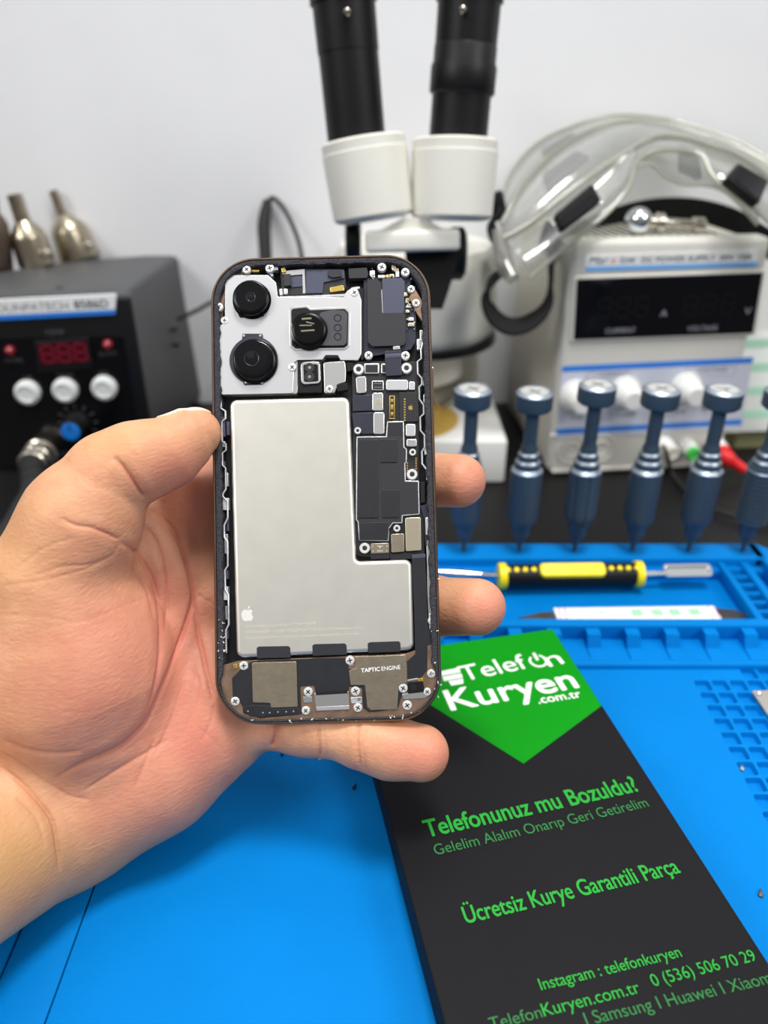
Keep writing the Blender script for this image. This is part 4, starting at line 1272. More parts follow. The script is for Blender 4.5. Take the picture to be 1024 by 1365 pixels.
# --- speaker block top right
comp('speaker_board', A1([(678, 128), (700, 122), (860, 118), (884, 200), (888, 280), (884, 380), (866, 410), (690, 440), (676, 425)]), -2.2, -5, 'flex_indigo', .6, .15)
spk = comp('speaker_module', A1([(690, 140), (704, 128), (730, 128), (748, 140), (752, 262), (838, 262), (846, 275), (846, 380), (836, 393), (712, 397), (694, 380)]), -.7, -3, 'speaker_black', .4, .2)
comp('speaker_plate', A1([(752, 124), (830, 122), (842, 136), (838, 262), (754, 264)]), -.95, -3, 'flex_pale', .3, .08)
comp('speaker_bracket_edge', A1([(745, 168), (750, 168), (755, 262), (748, 262)]), -.85, -3, 'bracket_white', 0, .03)
random.seed(11)
chips = [(735, 110, 762, 122), (768, 108, 778, 122), (782, 106, 800, 120), (806, 96, 820, 118), (790, 70, 806, 86), (828, 168, 840, 182), (838, 180, 850, 196), (846, 204, 858, 222), (852, 226, 866, 242), (858, 280, 878, 294), (856, 302, 880, 316), (846, 250, 860, 262), (702, 92, 722, 112), (800, 82, 818, 96)]
for k, (x0, y0, x1, y1) in enumerate(chips):
    comp('component_chip', rc(*A1([(x0, y0)])[0], *A1([(x1, y1)])[0]), -1.1 - .3 * (k % 3), -4, ('bracket_white', 'plate_champagne', 'bracket_silver')[k % 3], .15, .1)
for (x, y) in ((766, 116), (790, 112), (848, 190), (852, 258)):
    x, y = A1([(x, y)])[0]
    comp('gold_contact', rc(x - 1.8, y - 1.2, x + 1.8, y + 1.2), -1.0, -3, 'gold', .1, .05)
comp('flex_ribbon', A1([(762, 416), (828, 412), (830, 446), (826, 470), (832, 512), (768, 516), (764, 470)]), -.8, -2, 'flex_indigo', .3, .12)
comp('flex_ribbon_crease', A1([(763, 428), (828, 424), (828, 440), (764, 444)]), -.74, -.9, 'flex_pale', 0, .02)
comp('flex_tab', A1([(796, 397), (822, 395), (823, 408), (797, 410)]), -.7, -2, 'bracket_silver', .1, .05)

random.seed(17)
for k in range(34):
    if k < 18: x, y = random.uniform(700, 865), random.uniform(78, 124)
    else: x, y = random.uniform(846, 885), random.uniform(150, 330)
    w_, h_ = random.uniform(3, 8), random.uniform(3, 8)
    comp('component_chip', A1([(x, y), (x + w_, y), (x + w_, y + h_), (x, y + h_)]), -1.0 - random.uniform(0, .6), -4, random.choice(['bracket_white', 'plate_champagne', 'bracket_silver', 'gold', 'flex_pale']), 0, .04)
# --- main board
brd = comp('logic_board', A2([(168, 190), (210, 178), (545, 180), (548, 860), (560, 1000), (580, 1080), (580, 1275), (270, 1290), (205, 1285), (165, 1240), (172, 600)]), -2.4, -5, 'board_black', .4, .1)
def chip(pts, top, m, r=.25, bev=.1, name='chip'):
    return comp(name, A2(pts), top, -3, m, r, bev, brd)
def r4(a, b, c, d): return [(a, b), (c, b), (c, d), (a, d)]
o_ = chip(r4(238, 190, 321, 248), -1.75, 'bracket_silver'); comp('chip_top', A2(r4(245, 198, 314, 241)), -1.7, -2, 'board_black', .15, .03, brd)
chip(r4(334, 191, 362, 246), -1.75, 'bracket_silver'); comp('chip_top', A2(r4(341, 198, 362, 240)), -1.7, -2, 'board_black', .15, .03, brd)
chip([(190, 266), (247, 263), (249, 356), (196, 360)], -1.3, 'bracket_silver', .6)
chip(r4(281, 288, 347, 342), -1.75, 'bracket_silver', .3); comp('chip_top', A2(r4(286, 293, 342, 337)), -1.7, -2, 'board_black', .2, .03, brd)
for k in range(8):
    x = 296 + (k % 4) * 11; y = 301 + (k // 4) * 22
    comp('chip_mark', A2(r4(x, y, x + 5, y + 4)), -1.67, -1.8, 'bracket_silver', 0, 0, brd, 0)
chip(r4(362, 283, 486, 341), -1.2, 'bracket_white', .6, .15, 'shield_cover')
chip(r4(493, 293, 525, 340), -1.3, 'bracket_white', .3)
chip([(175, 374), (286, 366), (286, 458), (172, 462)], -1.5, 'flex_indigo', .2, .1, 'flex_connector')
chip([(168, 472), (288, 468), (286, 590), (222, 590), (180, 556)], -1.5, 'flex_indigo', .2, .1, 'flex_connector')
chip(r4(284, 357, 344, 458), -1.15, 'bracket_silver', .5, .12, 'connector_cover')
comp('connector_mark', A2(r4(300, 390, 330, 424)), -1.12, -1.3, 'plate_champagne', .1, .02, brd)
chip(r4(290, 468, 351, 591), -1.15, 'bracket_silver', .6, .12, 'connector_cover')
chip(r4(380, 372, 411, 506), -1.7, 'board_black', .2, .08, 'board_connector')
for (a, b, c, d) in ((380, 372, 411, 378), (380, 500, 411, 506), (380, 378, 385, 500), (406, 378, 411, 500), (389, 392, 402, 410), (389, 424, 402, 452), (389, 466, 402, 486)):
    comp('gold_contact', A2(r4(a, b, c, d)), -1.6, -1.9, 'gold', 0, .03, brd)
chip([(436, 356), (532, 352), (544, 360), (546, 520), (440, 520)], -1.55, 'board_black', .3, .08, 'chip_package')
for k in range(9):
    comp('gold_pad', A2(r4(463, 388 + 15 * k, 472, 397 + 15 * k)), -1.5, -1.7, 'gold', .05, 0, brd, 0)
def fruit(px, py, hpx, top, m, par, name='emblem'):
    "small fruit emblem with a bite and a leaf"
    c = PHN.uv(px, py, top * mm); s = hpx / FPX * .245 / 2.3
    out = []
    pts = [(0, .62), (.25, .72), (.55, .70), (.82, .50), (.70, .32), (.62, .08), (.70, -.18), (.90, -.36), (.72, -.78), (.48, -1.02), (.22, -.98), (0, -.92), (-.22, -.98), (-.48, -1.02), (-.78, -.68), (-.95, -.15), (-.90, .30), (-.70, .60), (-.42, .73), (-.18, .68)]
    P = [Vector((c[0] + x * s, c[1] + y * s)) for x, y in pts]
    mb = MB(); mb.prism(PHN, round_poly(ccw(P), .25 * s, 3), (top - .2) * mm, top * mm)
    lf = [(.02, .80), (.05, 1.02), (.20, 1.22), (.40, 1.30), (.40, 1.10), (.24, .90)]
    mb.prism(PHN, round_poly(ccw([Vector((c[0] + x * s, c[1] + y * s)) for x, y in lf]), .1 * s, 3), (top - .2) * mm, top * mm)
    return mb.build(name, m, par, 0)
fruit(547.5, 543.2, 7.5, -1.5, 'gold', brd)
chip(r4(474, 534, 528, 603), -1.2, 'bracket_white', .5, .12, 'shield_cover')
chip(r4(479, 620, 535, 662), -1.3, 'bracket_silver', .4, .12, 'shield_cover')
for k in range(5):
    for x, y0 in ((478, 752), (528, 726)):
        comp('gold_pad', A2(r4(x, y0 + 14 * k, x + 8, y0 + 9 + 14 * k)), -1.9, -2.6, 'gold', .05, 0, brd, 0)
sh = [(194, 606), (362, 604), (368, 520), (462, 518), (465, 664), (480, 676), (478, 752), (470, 758), (473, 856), (548, 858), (552, 1048), (456, 1056), (454, 1098), (402, 1098), (378, 1130), (376, 1200), (208, 1196), (200, 1090), (190, 1080)]
comp('shield_rim', A2(sh), -1.35, -3, 'jag_silver', .3, .06, brd)
sp_ = [PHN.uv(x, y, -1.28 * mm) for x, y in A2(sh)]
mb = MB(); mb.prism(PHN, inset(ccw(sp_), .00030), -2 * mm, -1.28 * mm)
mb.build('shield_film', 'graphite', brd)
for q4, nm in (((206, 622, 316, 1068), 'graphite_pad'), ((328, 620, 424, 752), 'graphite_pad'), ((340, 908, 437, 1066), 'graphite_pad')):
    comp(nm, A2(r4(*q4)), -1.0, -1.5, 'board_black', .15, .1, brd)
comp('chip_texture', A2(r4(372, 527, 456, 597)), -1.22, -1.5, 'board_black', .2, .04, brd)
comp('shield_step', A2([(208, 1096), (372, 1092), (378, 1110), (372, 1196), (210, 1194)]), -1.22, -1.5, 'flex_black', .2, .06, brd)
chip([(470, 1068), (558, 1064), (562, 1252), (474, 1258)], -.95, 'plate_champagne', .4, .12, 'shield_cover')
chip([(390, 1160), (464, 1157), (466, 1260), (392, 1266)], -1.0, 'plate_warm', .4, .12, 'shield_cover')
bt_ = chip([(274, 1214), (376, 1210), (378, 1268), (276, 1272)], -.9, 'plate_warm', .3, .12, 'battery_connector')
for k in range(4):
    for y in (1228, 1256):
        comp('connector_pin', A2(r4(285 + 26 * k, y - 3, 290 + 26 * k, y + 2)), -.87, -1, 'etch', 0, 0, bt_, 0)
for (a, b, c, d) in ((318, 1230, 334, 1233), (324, 1223, 328, 1240), (317, 1254, 335, 1257)):
    comp('polarity_mark', A2(r4(a, b, c, d)), -.86, -1, 'etch', 0, 0, bt_, 0)
comp('battery_cable', A2([(272, 1272), (378, 1268), (382, 1300), (276, 1304)]), -1.2, -4, 'flex_black', .2, .1)
comp('board_edge_connector', A2([(382, 1272), (510, 1266), (512, 1300), (384, 1306)]), -1.6, -4, 'board_black', .2, .1)

# --- battery
bp = A4([(190, 172)]) + A2([(143, 380), (166, 800), (178, 1200)]) + A3([(622, 20), (632, 72), (668, 88), (850, 84), (864, 100), (876, 440), (862, 458), (600, 470), (150, 489), (135, 476), (126, 250)])
bp = [(305.5, 532.5), (466, 528.5), (475, 748), (549, 745.5), (552, 867), (315, 877.5)]
qv = ccw([PHN.uv(x, y, -.5 * mm) for x, y in bp])
mb = MB()
loops = []
def rins(d_):
    # inset first, then round: outer corners lose radius, the inner corner gains it
    p = inset(qv, d_ * mm); n = len(p); rr = []
    for k in range(n):
        a = p[k] - p[k - 1]; b = p[(k + 1) % n] - p[k]
        rr.append(max(.6, 2.3 - d_) * mm if a.x * b.y - a.y * b.x > 0 else (1.2 + d_) * mm)
    return round_poly(p, rr, 5)
for d_, w_ in ((.15, -5.0), (0, -4.2), (0, -1.9), (.08, -1.35), (.25, -.95), (.55, -.68), (.95, -.54), (1.35, -.5)):
    loops.append([PHN.at(p.x, p.y, w_ * mm) for p in rins(d_)])
mb.loft(loops)
bat = mb.build('battery', 'battery_metal', phone, 60)
fruit(330, 819, 20, -.48, 'etch', bat)
for s_, a, b, h in (('Rechargeable Li-ion Battery  Model A3028', (327, 836.5), (421, 832), 3.8), ('WARNING / AVERTISSEMENT: Trained Technicians Only', (327, 844.5), (485, 838), 3.8), ('Potential for fire or burning. Do not disassemble or crush.', (327, 852), (480, 846), 3.8)):
    textpx(s_, PHN, a, b, h, 'etch_faint', bat, w=-.48 * mm, depth=.00003)
for q4 in ([(224, 446), (232, 440), (356, 438), (363, 446), (364, 486), (225, 490)], [(454, 436), (464, 430), (588, 427), (596, 434), (597, 474), (456, 479)], [(683, 428), (692, 422), (812, 418), (819, 426), (820, 462), (685, 467)]):
    comp('adhesive_tab', A3(q4), -.35, -2.0, 'graphite', .3, .1)

# --- bottom assembly
comp('loudspeaker', A3([(122, 570), (160, 530), (205, 500), (480, 488), (604, 486), (606, 640), (470, 646), (462, 602), (404, 606), (410, 720), (240, 738), (168, 716), (166, 690), (150, 662), (125, 650)]), -1.1, -5, 'flex_black', .5, .2)
ex = comp('speaker_cover', A3([(204, 512), (212, 506), (388, 502), (394, 690), (284, 694), (280, 674), (208, 672)]), -.7, -3, 'plate_warm', .3, .12)
lg = comp('mesh_strip', A3([(170, 690), (205, 682), (280, 686), (288, 700), (400, 694), (412, 718), (330, 726), (262, 724), (258, 734), (200, 730), (172, 712)]), -.8, -4, 'flex_black', .3, .12)
for x, y in ((188, 708), (250, 714), (278, 714), (312, 711), (346, 710), (376, 708)):
    x, y = A3([(x, y)])[0]; disc('mesh_dot', x, y, [(.28, -.85), (.22, -.74)], 'ink_pale', lg, 8)
tp = comp('haptic_motor', A3([(632, 482), (840, 474), (846, 590), (812, 600), (806, 700), (700, 704), (682, 690), (672, 600), (612, 600), (606, 540), (634, 530)]), -.65, -4, 'plate_warm', .3, .14)
textpx('TAPTIC', PHN, (481.8, 896.5), (506.8, 894.2), 5.6, 'print_white', tp, w=-.6 * mm, bold=.014, depth=.00004)
textpx('ENGINE', PHN, (509, 894), (534, 891.8), 5.6, 'print_white', tp, w=-.6 * mm, depth=.00004)
comp('haptic_motor_edge', A3([(606, 532), (614, 532), (616, 596), (670, 602), (680, 694), (700, 708), (690, 712), (664, 694), (660, 612), (606, 606)]), -1.0, -4, 'flex_black', .1, .08)
comp('motor_bracket', A3([(800, 600), (812, 598), (826, 640), (810, 690), (760, 704), (700, 712), (700, 704), (795, 694)]), -1.0, -4, 'flex_black', .1, .08)
ub = comp('charging_port', A3([(462, 632), (604, 624), (608, 700), (470, 706)]), -.8, -5, 'bracket_silver', .4, .2)
comp('port_opening', A3([(468, 630), (600, 622), (601, 634), (470, 642)]), -.76, -1.5, 'black_matte', .1, .02, ub)
comp('port_lip', A3([(470, 690), (606, 684), (608, 700), (472, 706)]), -.7, -1.5, 'bracket_white', .1, .1, ub)
comp('port_bracket', A3([(412, 600), (462, 598), (462, 700), (440, 716), (416, 716)]), -1.4, -4, 'tray_bronze', .2, .1)
comp('port_bracket', A3([(608, 600), (666, 606), (670, 700), (612, 706)]), -1.4, -4, 'tray_bronze', .2, .1)
for q4, m_ in (([(416, 648), (452, 646), (454, 672), (418, 674)], 'bracket_silver'), ([(612, 650), (660, 648), (660, 674), (616, 676)], 'jag_silver'), ([(640, 652), (658, 650), (658, 666), (640, 668)], 'gold'), ([(412, 700), (444, 690), (446, 712), (414, 718)], 'bracket_silver'), ([(126, 514), (140, 510), (146, 530), (130, 534)], 'gold'), ([(150, 508), (186, 504), (190, 532), (154, 536)], 'bracket_silver'), ([(606, 488), (622, 482), (626, 520), (606, 524)], 'bracket_silver')):
    comp('bracket_tab', A3(q4), -1.0, -4, m_, .25, .12)
# right flex cable down to the motor corner
comp('flex_cable', A3([(866, 62), (920, 58), (924, 140), (934, 370), (952, 372), (955, 430), (932, 436), (930, 540), (898, 578), (848, 580), (846, 500), (880, 470), (876, 300)]), -1.2, -4.5, 'flex_black', .5, .15)
comp('flex_cable_fold', A3([(866, 60), (922, 56), (923, 72), (868, 76)]), -1.1, -2, 'flex_pale', .1, .04)
pts_ = A3([(870, 506), (882, 494), (896, 502), (898, 540), (880, 552), (862, 548)])
vb = comp('microphone_block', A3([(848, 590), (912, 582), (920, 628), (850, 636)]), -.8, -4, 'black_plastic', .3, .15)
comp('microphone_seat', A3([(858, 602), (884, 598), (888, 620), (862, 622)]), -.7, -1.2, 'black_matte', .2, .1, vb)
comp('antenna_bracket', A3([(826, 636), (912, 626), (940, 612), (944, 640), (920, 654), (830, 660)]), -1.0, -4, 'bracket_silver', .5, .15)
comp('gold_contact', A3([(888, 574), (910, 570), (914, 584), (892, 588)]), -.9, -3, 'gold', .2, .1)
comp('antenna_strip', A3([(846, 578), (890, 570), (892, 576), (848, 584)]), -.9, -3, 'bracket_white', .1, .05)
comp('white_block', A2([(586, 1066), (602, 1064), (606, 1164), (588, 1166)]), -1.0, -3, 'bracket_white', .25, .1)
comp('side_flex', A2([(556, 1000), (600, 990), (612, 1225), (585, 1230), (580, 1080)]), -1.6, -4, 'flex_indigo', .3, .1)
comp('side_slot', A2([(556, 862), (582, 860), (584, 980), (560, 985)]), -1.5, -4, 'black_matte', .2, .1)
comp('side_rail', A3([(926, 0), (942, 0), (948, 110), (942, 230), (950, 320), (936, 330), (930, 200), (930, 110)]), -1.6, -4, 'bracket_silver', .2, .1)

# --- jagged bright metal edges along both sides
def jag(name, pts, wpx, top, m='jag_silver'):
    "bent wire-like edge following the points"
    v = [Vector(p) for p in pts]
    mb = MB()
    mb.tube([PHN.px(p.x, p.y, top * mm) for p in v], [wpx * .245 / FPX * .5] * len(v), 6)
    return mb.build(name, m, phone, 40)
random.seed(21)
xL = lambda y: 294.5 + (y - 545) * .016
L_pts = []
ys = 530.
for (x, y) in ((8, -6), (8, 4), (14, 8), (14, 18), (9, 22), (9, 48), (14, 52), (14, 60), (9, 64), (9, 80), (13, 84), (13, 112), (9, 118), (9, 122), (15, 128), (15, 150), (10, 160), (10, 176), (14, 182), (14, 214), (10, 220), (10, 246), (14, 252), (14, 292), (10, 300), (10, 330)):
    L_pts.append((xL(540 + y) + x - 8, 540 + y))
jag('side_edge', L_pts, 2.6, -1.0)
for (x0, y0, x1, y1) in ((295, 556, 300, 582), (302, 562, 306, 580), (296, 615, 300, 624), (300, 630, 304, 648), (297, 664, 305, 680), (299, 712, 304, 738), (300, 760, 304, 772), (298, 782, 304, 800), (300, 808, 303, 826), (299, 840, 304, 852), (294, 588, 300, 596), (302, 690, 305, 708)):
    comp('side_clip', rc(x0, y0, x1, y1), -1.2 - random.uniform(0, .8), -4, random.choice(['bracket_silver', 'jag_silver', 'bracket_white', 'flex_pale']), .15, .12)
xR = lambda y: 562 + (y - 480) * .03
R_pts = [(xR(430) + 4, 432), (xR(440) + 7, 440), (xR(450) + 4, 452), (xR(455), 466), (xR(470), 478), (xR(470) - 5, 482), (xR(480) - 5, 498), (xR(490), 504), (xR(500), 512), (xR(510) - 4, 516), (xR(520) - 4, 532), (xR(535) + 1, 540), (xR(545) + 1, 552), (xR(550) - 4, 556), (xR(570) - 4, 574), (xR(580) + 1, 580), (xR(590) + 1, 596), (xR(600) - 3, 602), (xR(610) - 3, 618), (xR(620) + 3, 626), (xR(630) + 3, 640)]
jag('side_edge', R_pts, 2.6, -1.0)
for (x0, y0, x1, y1) in ((566, 474, 570, 488), (565, 526, 570, 552), (566, 582, 571, 606), (560, 440, 566, 462), (571, 646, 576, 664), (556, 452, 560, 466), (569, 690, 573, 706), (578, 792, 584, 800), (572, 818, 580, 838), (574, 640, 578, 650), (564, 506, 568, 514)):
    comp('side_clip', rc(x0, y0, x1, y1), -1.1 - random.uniform(0, .7), -4, random.choice(['bracket_silver', 'jag_silver', 'jag_silver']), .15, .12)
# ragged specks of dried glue along the lower rim
mb = MB()
for k in range(46):
    s = random.random()
    if s < .3: x, y = random.uniform(575, 588), random.uniform(770, 930)
    elif s < .75: x, y = random.uniform(330, 560), 0; y = 966 - .02 * (x - 334) - (max(0, x - 500) ** 2) * .0022 + random.uniform(-7, -2)
    else: x, y = random.uniform(291, 300), random.uniform(820, 900)
    c = PHN.px(x, y, .05 * mm); r = random.uniform(.12, .42) * mm
    P = Pl(c, PHN.r * math.cos(k) + PHN.u * math.sin(k), PHN.u * math.cos(k) - PHN.r * math.sin(k))
    mb.prism(P, [(-r * 1.6, -r * .4), (0, -r * .7), (r * 1.4, -r * .2), (r * .8, r * .6), (-r, r * .5)], -.3 * mm, .1 * mm, .03 * mm)
tag(mb.build('glue_residue', 'solder_glob', phone), kind='stuff')

# --- screws
def make_screw():
    mb = MB()
    mb.lathe((0, 0, 0), (0, 0, 1), [(1.15 * mm, -1.2 * mm), (1.15 * mm, -.25 * mm), (1.0 * mm, -.05 * mm), (.7 * mm, 0)], 24)
    mb.cur = 1
    for a in (0.4, 0.4 + math.pi / 2):
        P = Pl((0, 0, 0), (math.cos(a), math.sin(a), 0), (-math.sin(a), math.cos(a), 0))
        mb.prism(P, [(-.62 * mm, -.13 * mm), (.62 * mm, -.13 * mm), (.62 * mm, .13 * mm), (-.62 * mm, .13 * mm)], -.1 * mm, .025 * mm)
    return link('screw', mb.me(), ['screw_steel', 'screw_slot'], None, Vector((0, 0, 0)), 40)
def make_standoff():
    mb = MB()
    mb.lathe((0, 0, 0), (0, 0, 1), [(1.2 * mm, -1.2 * mm), (1.2 * mm, -.2 * mm), (1.05 * mm, 0), (.62 * mm, 0), (.5 * mm, -.12 * mm)], 24, cap1=False)
    mb.cur = 1
    mb.lathe((0, 0, 0), (0, 0, 1), [(.56 * mm, -.2 * mm), (.5 * mm, -.08 * mm)], 16)
    return link('standoff_screw', mb.me(), ['screw_steel', 'screw_slot'], None, Vector((0, 0, 0)), 40)
scr = make_screw(); sto = make_standoff()
Rm = Matrix((PHN.r, PHN.u, PHN.n)).transposed()
def put(proto, px, py, top, s=1., a=0.):
    o = proto.copy(); S.collection.objects.link(o); o.parent = phone
    o.location = PHN.px(px, py, top * mm) - PHN.o
    o.rotation_euler = (Rm @ Matrix.Rotation(a, 3, 'Z')).to_euler(); o.scale = (s, s, s)
random.seed(8)
for x, y, w, s in ((207, 87, -.2, 1.2), (300, 82, -.2, 1.3), (95, 237, -.2, 1.25), (118, 292, -.8, 1.1), (640, 180, -.75, 1.2), (390, 480, -.7, 1.2), (540, 567, -.8, 1.1), (697, 432, -.8, 1.2), (845, 433, -.8, 1.3), (750, 78, -.2, 1.3), (845, 98, -.2, 1.25), (868, 166, -.7, 1.1), (888, 222, -.7, 1.15)):
    x, y = A1([(x, y)])[0]; put(scr, x, y, w, s, random.uniform(0, 1.5))
for x, y, w, s in ((170, 520, -.8, 1.25), (135, 667, -.9, 1.3), (437, 628, -.8, 1.3), (633, 625, -.8, 1.35), (427, 706, -.8, 1.2), (643, 694, -.8, 1.25), (610, 498, -.7, 1.3), (830, 613, -.6, 1.3), (847, 684, -.8, 1.35), (930, 628, -.7, 1.1), (947, 553, -.8, 1.2), (950, 334, -.8, 1.2)):
    x, y = A3([(x, y)])[0]; put(scr, x, y, w, s, random.uniform(0, 1.5))
for x, y, w, s in ((205, 222, -1.0, 1.5), (478, 215, -1.0, 1.5), (200, 571, -1.0, .95), (513, 694, -1.0, .95), (510, 820, -1.0, 1.5), (423, 1127, -.9, .95), (240, 1240, -.9, 1.45)):
    x, y = A2([(x, y)])[0]; put(sto, x, y, w, s)
bpy.data.objects.remove(scr); bpy.data.objects.remove(sto)

# ------------------------------------------------------------------ the hand: one continuous surface from smoothly blended limbs
HS = 1.0                                   # grid step in mm
def cs(px, py, d):                         # photo direction and depth -> camera space mm (x right, y down, z away)
    return np.array([(px - 512) / FPX * d, (py - 682.5) / FPX * d, d], dtype=np.float32)
lo = np.array([-170., -45., 165.], dtype=np.float32); hi = np.array([52., 205., 300.], dtype=np.float32)
NX, NY, NZ = [int((b - a) / HS) + 1 for a, b in zip(lo, hi)]
def cone(P, a, ra, b, rb):
    "signed distance to a round cone, P is (n,3)"
    ab = b - a; L = float(np.linalg.norm(ab))
    t = np.clip(((P - a) @ ab) / (L * L), 0, 1)
    c = a + t[:, None] * ab
    return np.linalg.norm(P - c, axis=1) - (ra + (rb - ra) * t)
def ell(P, c, r, Rt):
    q = ((P - c) @ Rt) / r
    k = np.linalg.norm(q, axis=1); g = np.linalg.norm(q / r, axis=1) + 1e-6
    return k * (k - 1) / g
def smin(a, b, k):
    h = np.maximum(k - np.abs(a - b), 0) / k
    return np.minimum(a, b) - h * h * k * .25
def chain(pts):
    "pts: (px, py, depth mm, radius px)"
    out = []
    for a, b in zip(pts, pts[1:]):
        out.append((cs(*a[:3]), a[3] * a[2] / FPX, cs(*b[:3]), b[3] * b[2] / FPX))
    return out
index_f = chain([(262, 670, 275, 60), (330, 645, 277, 46), (430, 640, 277, 38), (540, 638, 273, 37), (612, 641, 262, 35.5)])
middle_f = chain([(285, 800, 274, 44), (360, 812, 277, 42), (470, 810, 276, 40), (570, 808, 269, 39), (636, 809, 258, 38)])
ring_f = chain([(300, 900, 272, 42), (390, 900, 274, 40), (480, 895, 273, 38), (540, 890, 271, 34)])
little_f = chain([(352, 958, 262, 40), (405, 968, 255, 36), (430, 968, 253, 36.5), (484, 985, 249.5, 36.5), (520, 997, 248, 38), (561, 1003.5, 247, 37.5)])
thumb_d = chain([(146, 627, 238, 52), (184, 616, 239, 50.5), (225, 603, 242, 42), (257, 580, 245, 31.5), (266, 575, 246, 24)])
thumb_p = chain([(72, 768, 239, 84), (112, 690, 238, 70), (142, 638, 237, 51)])
thenar = chain([(40, 1010, 257, 80), (70, 900, 250, 96), (95, 850, 248, 102), (110, 900, 250, 104), (128, 960, 255, 88)])
palm = [chain([(60, 1080, 262, 78), (190, 900, 277, 70), (262, 720, 279, 56)]), chain([(70, 1090, 262, 74), (250, 880, 277, 62), (290, 800, 277, 52)]),
        chain([(80, 1085, 260, 80), (190, 1010, 264, 84), (285, 930, 268, 62), (320, 880, 273, 48)]), chain([(118, 1078, 259, 72), (215, 1018, 262, 68), (290, 968, 265, 52), (345, 945, 268, 38)])]
wrist = chain([(112, 1072, 258, 74), (45, 1092, 250, 98), (-25, 1130, 238, 108), (-160, 1215, 214, 134), (-330, 1330, 190, 160)])
web = chain([(160, 748, 256, 28), (205, 770, 266, 34), (235, 800, 270, 34)]) + chain([(190, 700, 262, 30), (235, 760, 268, 34), (240, 850, 268, 36)])
def sdf(P):
    d = None
    def acc(prims, k, d):
        for a, ra, b, rb in prims:
            s = cone(P, a, ra, b, rb)
            d = s if d is None else smin(d, s, k)
        return d
    d = acc(wrist, 8, d)
    for c in palm: d = acc(c, 12, d)
    t1 = acc(thenar, 14, None); t1 = acc(thumb_p, 9, t1)
    d = smin(d, t1, 7)
    d = acc(web, 6, d)
    for c in (index_f, middle_f, ring_f, little_f):
        d = smin(d, acc(c, 4, None), 4)
    td = acc(thumb_d, 5, None)
    d = smin(d, td, 3.2)
    return d
gx = lo[0] + HS * np.arange(NX, dtype=np.float32); gy = lo[1] + HS * np.arange(NY, dtype=np.float32); gz = lo[2] + HS * np.arange(NZ, dtype=np.float32)
# coarse pass to skip empty space
CF = 6
V = np.full((NX, NY, NZ), 50, dtype=np.float32)
def grid_eval(ix, iy, iz):
    P = np.stack([gx[ix], gy[iy], gz[iz]], 1)
    return sdf(P)
bx, by, bz = [np.arange(0, n, CF) for n in (NX, NY, NZ)]
I, J, K = np.meshgrid(bx, by, bz, indexing='ij')
h2 = CF // 2
cv = grid_eval(np.minimum(I + h2, NX - 1).ravel(), np.minimum(J + h2, NY - 1).ravel(), np.minimum(K + h2, NZ - 1).ravel()).reshape(I.shape)
near = np.abs(cv) < CF * HS * 1.3
V = np.repeat(np.repeat(np.repeat(cv, CF, 0), CF, 1), CF, 2)[:NX, :NY, :NZ].copy()
bl = np.argwhere(near)
off = np.stack(np.meshgrid(*[np.arange(CF)] * 3, indexing='ij'), -1).reshape(-1, 3)
allidx = (bl[:, None, :] * CF + off[None]).reshape(-1, 3)
ok = (allidx[:, 0] < NX) & (allidx[:, 1] < NY) & (allidx[:, 2] < NZ)
allidx = allidx[ok]
for s in range(0, len(allidx), 400000):
    c = allidx[s:s + 400000]
    V[c[:, 0], c[:, 1], c[:, 2]] = grid_eval(c[:, 0], c[:, 1], c[:, 2])
V[0], V[-1], V[:, 0], V[:, -1], V[:, :, 0], V[:, :, -1] = (np.maximum(x, .01) for x in (V[0], V[-1], V[:, 0], V[:, -1], V[:, :, 0], V[:, :, -1]))
# surface nets
In = V < 0
def corner(a, i, j, k): return a[i:NX - 1 + i, j:NY - 1 + j, k:NZ - 1 + k]
cnt = sum(corner(In, i, j, k).astype(np.int8) for i in (0, 1) for j in (0, 1) for k in (0, 1))
act = (cnt > 0) & (cnt < 8)
vid = np.full(act.shape, -1, dtype=np.int64)
ci = np.argwhere(act); vid[act] = np.arange(len(ci))
acc_p = np.zeros((len(ci), 3)); acc_n = np.zeros(len(ci))
for ax in range(3):
    o1, o2 = [a for a in range(3) if a != ax]
    for p in (0, 1):
        for q in (0, 1):
            a = ci.copy(); a[:, o1] += p; a[:, o2] += q
            b = a.copy(); b[:, ax] += 1
            va = V[a[:, 0], a[:, 1], a[:, 2]]; vb = V[b[:, 0], b[:, 1], b[:, 2]]
            m = (va < 0) != (vb < 0)
            t = np.where(m, va / np.where(m, va - vb, 1), 0)
            pos = a.astype(float); pos[:, ax] += t
            acc_p[m] += pos[m]; acc_n[m] += 1
vert = lo + HS * acc_p / acc_n[:, None]
quads = []
for ax in range(3):
    o1, o2 = [(1, 2), (2, 0), (0, 1)][ax]
    sl0 = [slice(None)] * 3; sl1 = [slice(None)] * 3
    sl0[ax] = slice(0, -1); sl1[ax] = slice(1, None)
    a = In[tuple(sl0)]; b = In[tuple(sl1)]
    e_ = np.argwhere(a != b)
    lim = [NX - 1, NY - 1, NZ - 1]
    e_ = e_[(e_[:, o1] > 0) & (e_[:, o2] > 0) & (e_[:, o1] < lim[o1]) & (e_[:, o2] < lim[o2])]
    flip = a[e_[:, 0], e_[:, 1], e_[:, 2]]
    def g(d1, d2):
        c = e_.copy(); c[:, o1] -= d1; c[:, o2] -= d2
        return vid[c[:, 0], c[:, 1], c[:, 2]]
    qd = np.stack([g(1, 1), g(0, 1), g(0, 0), g(1, 0)], 1)
    qd[~flip] = qd[~flip][:, ::-1]
    quads.append(qd)
quads = np.concatenate(quads)
